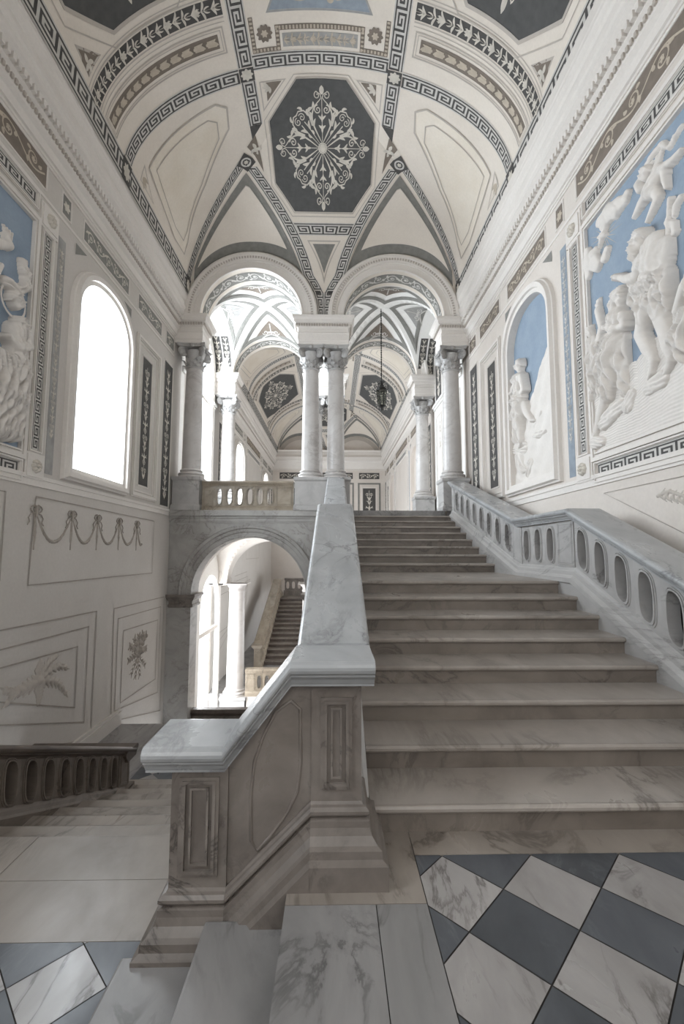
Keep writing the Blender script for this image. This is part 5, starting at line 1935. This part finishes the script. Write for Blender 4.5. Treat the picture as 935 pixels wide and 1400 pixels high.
def pierced(fn, nodes, l0, l1, d_top, d_bot, w0, w1, a, b, vc, n=32, mb=None, ring=True, mi=0, mir=0):
    """one pierced panel: opening centred at vc below the nodes' line; front face is w0"""
    mb = mb or MB()
    lc = (l0 + l1) / 2
    hl = (l1 - l0) / 2
    top = lambda l: interp(nodes, l) - d_top
    bot = lambda l: interp(nodes, l) - d_bot
    O, Hh = [], []
    for k in range(n):
        ph = 2 * PI * k / n
        c, s = math.cos(ph), math.sin(ph)
        m = max(abs(c), abs(s))
        qx, qy = c / m, s / m
        l = lc + qx * hl
        mid = interp(nodes, l) - vc
        O.append((l, mid + qy * ((top(l) - mid) if qy > 0 else (mid - bot(l)))))
        x, y = hole_pt(k, n, a, b)
        Hh.append((lc + x, interp(nodes, lc + x) - vc + y))
    for w in (w0, w1):
        mb.grid([[fn(o_[0], w, o_[1]), fn(h_[0], w, h_[1])] for o_, h_ in zip(O, Hh)], mi, False, closed_u=True)
    mb.grid([[fn(h_[0], w0, h_[1]), fn(h_[0], w1, h_[1])] for h_ in Hh], mi, False, closed_u=True)
    if ring:
        sg = 1 if w1 > w0 else -1
        for r0, r1, d in ((1.0, 1.16, .016), (1.24, 1.34, .009)):
            rows = []
            for k in range(n):
                x, y = hole_pt(k, n, a, b)
                rr = []
                for q, dd in ((r0, 0), (r0, d), (r1, d), (r1, 0)):
                    xx = x + math.copysign(min(abs(x), 1) and (q - 1) * a, x) * (abs(x) / a) ** .6 if abs(x) > 1e-6 else 0
                    yy = y + (q - 1) * a * 1.1 * (y / b)
                    rr.append(fn(lc + xx, w0 - sg * dd, interp(nodes, lc + xx) - vc + yy))
                rows.append(rr)
            mb.grid(rows, mir, False, closed_u=True)
    return mb


def recess(mb, x0, x1, z0, z1, y, mi=0, d=.016, wd=.03):
    """small raised frame on a front face at constant y"""
    for o, w_, dd in ((0, wd * .5, d * .6), (wd * .5, wd * .5, d), (wd * 1.6, wd * .35, d * .6)):
        a, b, c, e = x0 + o, x1 - o, z0 + o, z1 - o
        mb.box(a, a + w_, y - dd, y, c, e, mi)
        mb.box(b - w_, b, y - dd, y, c, e, mi)
        mb.box(a + w_, b - w_, y - dd, y, c, c + w_, mi)
        mb.box(a + w_, b - w_, y - dd, y, e - w_, e, mi)


BASEP = lambda w: [(w + .0, .02), (w - .022, .012), (w - .034, -.004), (w - .034, -.018), (w - .022, -.032), (w - .012, -.038), (w - .035, -.045), (w - .04, -.09), (w - .06, -.125), (w - .085, -.15), (w - .09, -.185), (w - .11, -.195), (w - .115, -.30)]

# central parapet: newel, sloping return, pier and the long wall up the stair
cp = thing('parapet', 'central marble parapet dividing the stair, with newel and sloping cap in the foreground', 'parapet', (0, 2.3, 0))
fx_ = lambda l, w, v: (l, w, v)
CN = [(-.865, .605), (-.50, .605), (-.195, .99), (.20, .99)]
obj('cap_rail', cap_rail(MB(), fx_, CN, 2.32, .40), 'mbcap', cp)
fy_ = lambda l, w, v: (skew(w, l), l, v)
MN = [(2.50, 1.0), (5.05, 2.04), (6.65, 2.04), (10.45, 3.26)]
mb = MB()
cap_rail(mb, fy_, MN, .005, .40)
obj('cap_rail', mb, 'mbcap', cp)
# newel, pier and the moulded base that climbs from one to the other
BPR = [(0, 0), (.006, -.013), (.022, -.017), (.034, -.031), (.034, -.045), (.022, -.059), (.012, -.063), (.035, -.072), (.036, -.10), (.046, -.13), (.07, -.16), (.088, -.172), (.09, -.205), (.108, -.218), (.115, -.222), (.115, -.325)]


def base_block(x0, x1, ztop, zbot, ol, orr, body):
    mb = MB()
    prof = [(0, body)] + [(o_, ztop + d_) for o_, d_ in BPR] + [(.115, zbot)]
    P = [[(x0 - o_ * ol, 2.22 - o_, z), (x1 + o_ * orr, 2.22 - o_, z), (x1 + o_ * orr, 2.46 + o_, z), (x0 - o_ * ol, 2.46 + o_, z)] for o_, z in prof[::-1]]
    mb.grid(P, 0, False, closed_v=True)
    mb.poly(P[0][::-1], 0)
    mb.poly(P[-1], 0)
    return mb


o = obj('newel', base_block(-.755, -.49, -.05, -.50, 1, 0, .49), 'mbrown', cp)
mb = MB()
recess(mb, -.715, -.53, .0, .44, 2.22)
obj('raised_frame', mb, 'mbrown', o)
o = obj('pier', base_block(-.10, .14, .325, 0.0, 0, 1, .88), 'mbrown', cp)
mb = MB()
recess(mb, -.055, .095, .38, .80, 2.22)
obj('raised_frame', mb, 'mbrown', o)
# return panel with its sloping plinth
mb = MB()
fr = [(-.49, -.16, .50), (-.10, .24, .99 - .12)]
und2 = [(-.495, -.43), (-.495, .50), (-.19, .875), (-.10, .875), (-.10, .1)]
for y in (2.235, 2.45):
    mb.poly([(a, y, b) for a, b in und2])
mb.grid([[(a, y, b) for a, b in und2] for y in (2.235, 2.45)], 0, False, closed_v=True)
rows = []
outl = [(-.20, .78), (-.155, .74), (-.15, .50), (-.165, .36), (-.21, .27), (-.29, .16), (-.35, .10), (-.38, .14), (-.385, .35), (-.37, .50), (-.33, .62), (-.27, .73)]
mb.tube([(a, 2.236, b) for a, b in outl + outl[:2]], .009, 6)
obj('return_panel', mb, 'mbrown', cp)
mb = MB()
pr = [(2.5, 0)] + [(2.22 - o_, d_) for o_, d_ in BPR] + [(2.105, -.45), (2.5, -.45)]
SN = [(-.491, -.05), (-.099, .325)]
mb.sweep(pr, [lambda a, b, n=n: (n[0], a, n[1] + b) for n in SN], 0, False)
obj('sloping_plinth', mb, 'mbrown', cp)
# body up the stair, both faces with plinth
mb = MB()
BN = [(2.46, .0), (5.05, 1.06), (6.65, 1.08), (10.45, 2.34)]
sec = lambda l: [(-.11, interp(BN, l) - .9), (-.11, interp(MN, l) - .115), (.12, interp(MN, l) - .115), (.12, interp(BN, l) + .34), (.135, interp(BN, l) + .325), (.14, interp(BN, l) + .27), (.165, interp(BN, l) + .22), (.175, interp(BN, l) + .15), (.20, interp(BN, l) + .13), (.205, interp(BN, l) - .9)]
P = [[(skew(a, l), l, b) for a, b in sec(l)] for l in (2.45, 5.05, 6.65, 10.45)]
mb.grid(P, 0, False, closed_v=True)
mb.poly(P[0])
mb.poly(P[-1][::-1])
obj('body', mb, 'mb', cp)

# right parapet with its rows of tall openings
rp = thing('balustrade', 'pale marble balustrade with tall oval openings climbing along the right wall', 'balustrade', (2.8, 2.3, 0))
RN = [(1.6, .86), (2.40, .90), (4.97, 1.99), (6.50, 1.99), (10.20, 3.13)]
fr_ = lambda l, w, v: (skew(w, l) - .015, l, v)
obj('cap_rail', cap_rail(MB(), fr_, RN, 2.83, .44), 'mbcap', rp)
mb = MB()
W0 = 2.72
sloped_bar(mb, fr_, RN, 1.6, 10.2, [(3.0, -.66), (W0, -.66), (W0 - .012, -.672), (W0 - .018, -.695), (W0 - .035, -.71), (W0 - .04, -.75), (W0 - .06, -.775), (W0 - .075, -.785), (W0 - .08, -.835), (3.0, -.835)])
obj('plinth', mb, 'mb', rp)
mb = MB()
sloped_bar(mb, fr_, RN, 1.6, 10.2, [(3.0, -.83), (2.665, -.83), (2.665, -1.3), (3.0, -1.3)])
obj('string', mb, 'mb', rp)


def run(root, fn, nodes, l0, l1, n, a, b, vc, dt=.115, db=.665, w0=W0, w1=W0 + .10, mats=('mb', 'mback'), name='pierced_panel', back=None):
    step = (l1 - l0) / n
    for k in range(n):
        mb = pierced(fn, nodes, l0 + step * k, l0 + step * (k + 1), dt, db, w0, w1, a, b, vc)
        obj(name, mb, mats[0], root)
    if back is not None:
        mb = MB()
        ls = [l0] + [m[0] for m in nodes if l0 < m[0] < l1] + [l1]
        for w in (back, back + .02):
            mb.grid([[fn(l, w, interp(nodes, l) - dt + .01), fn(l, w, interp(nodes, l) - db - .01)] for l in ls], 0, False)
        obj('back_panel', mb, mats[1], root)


def pier(root, fn, nodes, l0, l1, dt=.115, db=.665, w0=W0, w1=3.0, mat='mb', fr=True):
    mb = MB()
    P = [[fn(l, w, interp(nodes, l) - d) for w, d in ((w0 - .012, db), (w0 - .012, dt), (w1, dt), (w1, db))] for l in (l0, l1)]
    mb.grid(P, 0, False, closed_v=True)
    mb.poly(P[0])
    mb.poly(P[1][::-1])
    if fr and l1 - l0 > .14:
        for o in (.03, .05):
            pts = [(l0 + o, -dt - o), (l1 - o, -dt - o), (l1 - o, -db + o), (l0 + o, -db + o)]
            for i in range(4):
                p, q = pts[i], pts[(i + 1) % 4]
                mb.tube([fn(p[0], w0 - .012, interp(nodes, p[0]) + p[1]), fn(q[0], w0 - .012, interp(nodes, q[0]) + q[1])], .006, 5)
    obj('pier', mb, mat, root)


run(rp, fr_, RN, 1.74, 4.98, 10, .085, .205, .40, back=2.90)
pier(rp, fr_, RN, 4.98, 5.36)
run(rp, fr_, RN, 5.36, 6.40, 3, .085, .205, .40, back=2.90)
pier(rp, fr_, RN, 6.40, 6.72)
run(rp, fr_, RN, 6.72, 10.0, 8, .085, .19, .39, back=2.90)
pier(rp, fr_, RN, 10.0, 10.2)
pier(rp, fr_, RN, 1.6, 1.74)

# dark balustrade on the left going down
lp = thing('balustrade', 'dark weathered marble balustrade at the lower left, sloping down along the left wall', 'balustrade', (-2.7, 3.3, ZL))
LN = [(2.55, .47), (5.97, -.98)]
fl_ = lambda l, w, v: (-w, l, v)
WLp = 2.58
obj('cap_rail', cap_rail(MB(), fl_, [(2.55, .47), (6.06, -1.02)], 2.74, .44), 'mdark', lp)
mb = MB()
cap_rail(mb, lambda l, w, v: (-l, w, v), [(2.53, -.985), (XL * -1, -.985)], 5.95, .34)
obj('cap_rail', mb, 'mdark', lp)
mb = MB()
sloped_bar(mb, fl_, LN, 2.55, 5.97, [(2.86, -.47), (WLp, -.47), (WLp - .012, -.482), (WLp - .03, -.50), (WLp - .04, -.53), (WLp - .06, -.55), (WLp - .065, -.66), (2.86, -.9)])
sloped_bar(mb, fl_, LN, 3.26, 5.97, [(2.86, -.66), (WLp - .055, -.66), (WLp - .055, -1.7), (2.86, -1.7)])
mb.box(-2.95, -WLp + .06, 5.80, 6.02, -1.75, -1.42)
obj('plinth', mb, 'mdust', lp)
run(lp, fl_, LN, 3.17, 5.69, 10, .072, .165, .29, dt=.11, db=.475, w0=WLp, w1=WLp + .09, mats=('mdust', 'black'), back=WLp + .10)  # black back sheet paints the dark of the open gap
pier(lp, fl_, LN, 2.9, 3.17, dt=.11, db=.475, w0=WLp, w1=2.88, mat='mdust')
pier(lp, fl_, LN, 5.69, 5.97, dt=.11, db=.475, w0=WLp, w1=2.88, mat='mdust')
mb = MB()
mb.box(-3.85, -2.6, 5.86, 5.98, -1.7, -1.09)
obj('end_wall', mb, 'mdust', lp)
# skirting at the foot of the left wall
mb = MB()
for y0, y1, z in ((6.0, 8.4, ZM),):
    mb.box(XL, XL + .06, y0, y1, z, z + .22)
    mb.box(XL, XL + .04, y0, y1, z + .22, z + .27)
struct('baseboard_left', mb, 'plaster_low')

# balcony balustrade between the columns
bp = thing('balustrade', 'honey coloured balcony balustrade with six oval openings between the columns', 'balustrade', (-2.05, 10.75, ZT))
BNn = [(-3.13, 3.18), (-.95, 3.18)]
fb_ = lambda l, w, v: (l, w, v)
obj('cap_rail', cap_rail(MB(), fb_, BNn, 10.75, .34), 'mgold', bp)
mb = MB()
sloped_bar(mb, fb_, BNn, -3.13, -.95, [(10.88, -.60), (10.65, -.60), (10.63, -.62), (10.61, -.66), (10.60, -.715), (10.9, -.715)])
obj('plinth', mb, 'mgold', bp)
step = .245
for k in range(6):
    l0 = -2.86 + step * k
    obj('pierced_panel', pierced(fb_, BNn, l0, l0 + step, .12, .605, 10.66, 10.84, .072, .195, .365), 'mgold', bp)
for l0, l1 in ((-3.13, -2.86), (-2.86 + 6 * step, -.95)):
    pier(bp, fb_, BNn, l0, l1, .12, .605, 10.66, 10.84, 'mgold')

# rail at the foot of the lower archway
t = thing('rail', 'low brown rail across the foot of the lower archway', 'rail', (-1.96, 10.9, -2.62))
mb = MB()
mb.box(-3.3, -.6, 10.82, 11.0, -2.28, -2.18)
mb.box(-3.3, -.6, 10.85, 10.97, -2.33, -2.28)
obj('top_rail', mb, 'mdark', t, bevel=.012)
mb = MB()
mb.box(-3.3, -.6, 10.87, 10.95, -2.62, -2.33)
for k in range(5):
    a = -3.25 + .54 * k
    recess(mb, a, a + .46, -2.58, -2.36, 10.87)
obj('panel', mb, 'mbrown', t)

# sunlit balustrade behind the lower archway
t = thing('balustrade', 'small sunlit balustrade beyond the lower archway, in front of the distant stairs', 'balustrade', (-1.6, 14.2, -2.9))
SNn = [(-2.66, -2.09), (-.95, -2.09)]
obj('cap_rail', cap_rail(MB(), fb_, SNn, 14.15, .30), 'mgold', t)
mb = MB()
sloped_bar(mb, fb_, SNn, -2.66, -.95, [(14.27, -.66), (14.06, -.66), (14.03, -.70), (14.02, -.80), (14.3, -.80)])
obj('plinth', mb, 'mgold', t)
for k in range(6):
    l0 = -2.36 + .235 * k
    obj('pierced_panel', pierced(fb_, SNn, l0, l0 + .235, .12, .665, 14.08, 14.22, .065, .19, .39), 'mgold', t)
pier(t, fb_, SNn, -2.66, -2.36, .12, .665, 14.08, 14.22, 'mgold')

# parapet of the distant stair and balustrade at its head
t = thing('parapet', 'distant stone parapet sloping up along the stairs beyond the lower archway', 'parapet', (-2.85, 17.6, -2.9))
DN = [(17.3, -2.05), (17.75, -2.05), (23.3, .06), (24.2, .06)]
obj('cap_rail', cap_rail(MB(), lambda l, w, v: (w, l, v), DN, -2.86, .42), 'mgold', t)
mb = MB()
sloped_bar(mb, lambda l, w, v: (w, l, v), DN, 17.36, 24.2, [(-2.98, -.1), (-2.74, -.1), (-2.74, -.62), (-2.70, -.66), (-2.66, -.72), (-2.66, -1.2), (-2.98, -1.2)])
obj('body', mb, 'mgold', t)
t = thing('balustrade', 'tiny balustrade at the head of the distant stairs', 'balustrade', (-1.5, 24.6, -.87))
TN = [(-2.62, .06), (.3, .06)]
obj('cap_rail', cap_rail(MB(), fb_, TN, 24.6, .34), 'mbrown', t)
mb = MB()
sloped_bar(mb, fb_, TN, -2.66, .3, [(24.72, -.66), (24.48, -.66), (24.46, -.95), (24.74, -.95)])
obj('plinth', mb, 'mbrown', t)
for k in range(9):
    l0 = -2.6 + .31 * k
    obj('pierced_panel', pierced(fb_, TN, l0, l0 + .31, .12, .665, 24.52, 24.68, .085, .19, .39, ring=False), 'mbrown', t)

# ------------------------------------------------------------------ the lantern under the bridge vault
LX, LY = 1.40, 12.60
t = thing('lantern', 'black iron glazed lantern hanging on a long chain beneath the right arch', 'lantern', (LX, LY, 5.6))
mb = MB()
mb.tube([(LX, LY, 6.5), (LX, LY, 8.66)], .011, 6)
for k in range(30):
    z = 6.55 + k * .07
    mb.tube([(LX + .016 * math.cos(a * PI / 4), LY + (.0 if k % 2 else .016 * math.cos(a * PI / 4)), z + .03 * math.sin(a * PI / 4)) for a in range(9)], .006, 5)
obj('chain', mb, 'iron', t)
hexa = lambda r, z: [(LX + r * math.cos(k * PI / 3), LY + r * math.sin(k * PI / 3), z) for k in range(6)]
mb = MB()
for k in range(6):
    mb.tube([hexa(.15, 6.18)[k], hexa(.10, 5.72)[k]], .011, 6)
    for r, z in ((.15, 6.18), (.13, 6.02), (.10, 5.72)):
        mb.tube([hexa(r, z)[k], hexa(r, z)[(k + 1) % 6]], .010, 6)
obj('frame', mb, 'iron', t)
mb = MB()
mb.grid([hexa(.146, 6.17), hexa(.098, 5.73)], 0, False, closed_v=True)
obj('glass', mb, 'lglass', t)
mb = MB()
mb.lathe([(.155, 6.18), (.16, 6.21), (.10, 6.26), (.05, 6.33), (.03, 6.40), (.035, 6.44), (.012, 6.47), (.012, 6.53)], (LX, LY, 0), 18)
for k in range(6):
    a = k * PI / 3
    c, s = math.cos(a), math.sin(a)
    pts = [(.155, 6.20), (.20, 6.24), (.21, 6.31), (.17, 6.34), (.155, 6.30), (.175, 6.28)]
    mb.tube([(LX + r * c, LY + r * s, z) for r, z in pts], .010, 6)
    pts = [(.05, 6.33), (.10, 6.36), (.12, 6.42), (.09, 6.45), (.075, 6.42)]
    mb.tube([(LX + r * c, LY + r * s, z) for r, z in pts], .009, 6)
obj('crown', mb, 'iron', t)
mb = MB()
mb.lathe([(.10, 5.72), (.105, 5.70), (.06, 5.67), (.03, 5.63), (.035, 5.60), (.01, 5.56)], (LX, LY, 0), 16)
for k in range(6):
    a = k * PI / 3
    c, s = math.cos(a), math.sin(a)
    mb.tube([(LX + r * c, LY + r * s, z) for r, z in ((.10, 5.72), (.145, 5.70), (.15, 5.66), (.12, 5.64), (.11, 5.67))], .009, 6)
obj('finial', mb, 'iron', t)
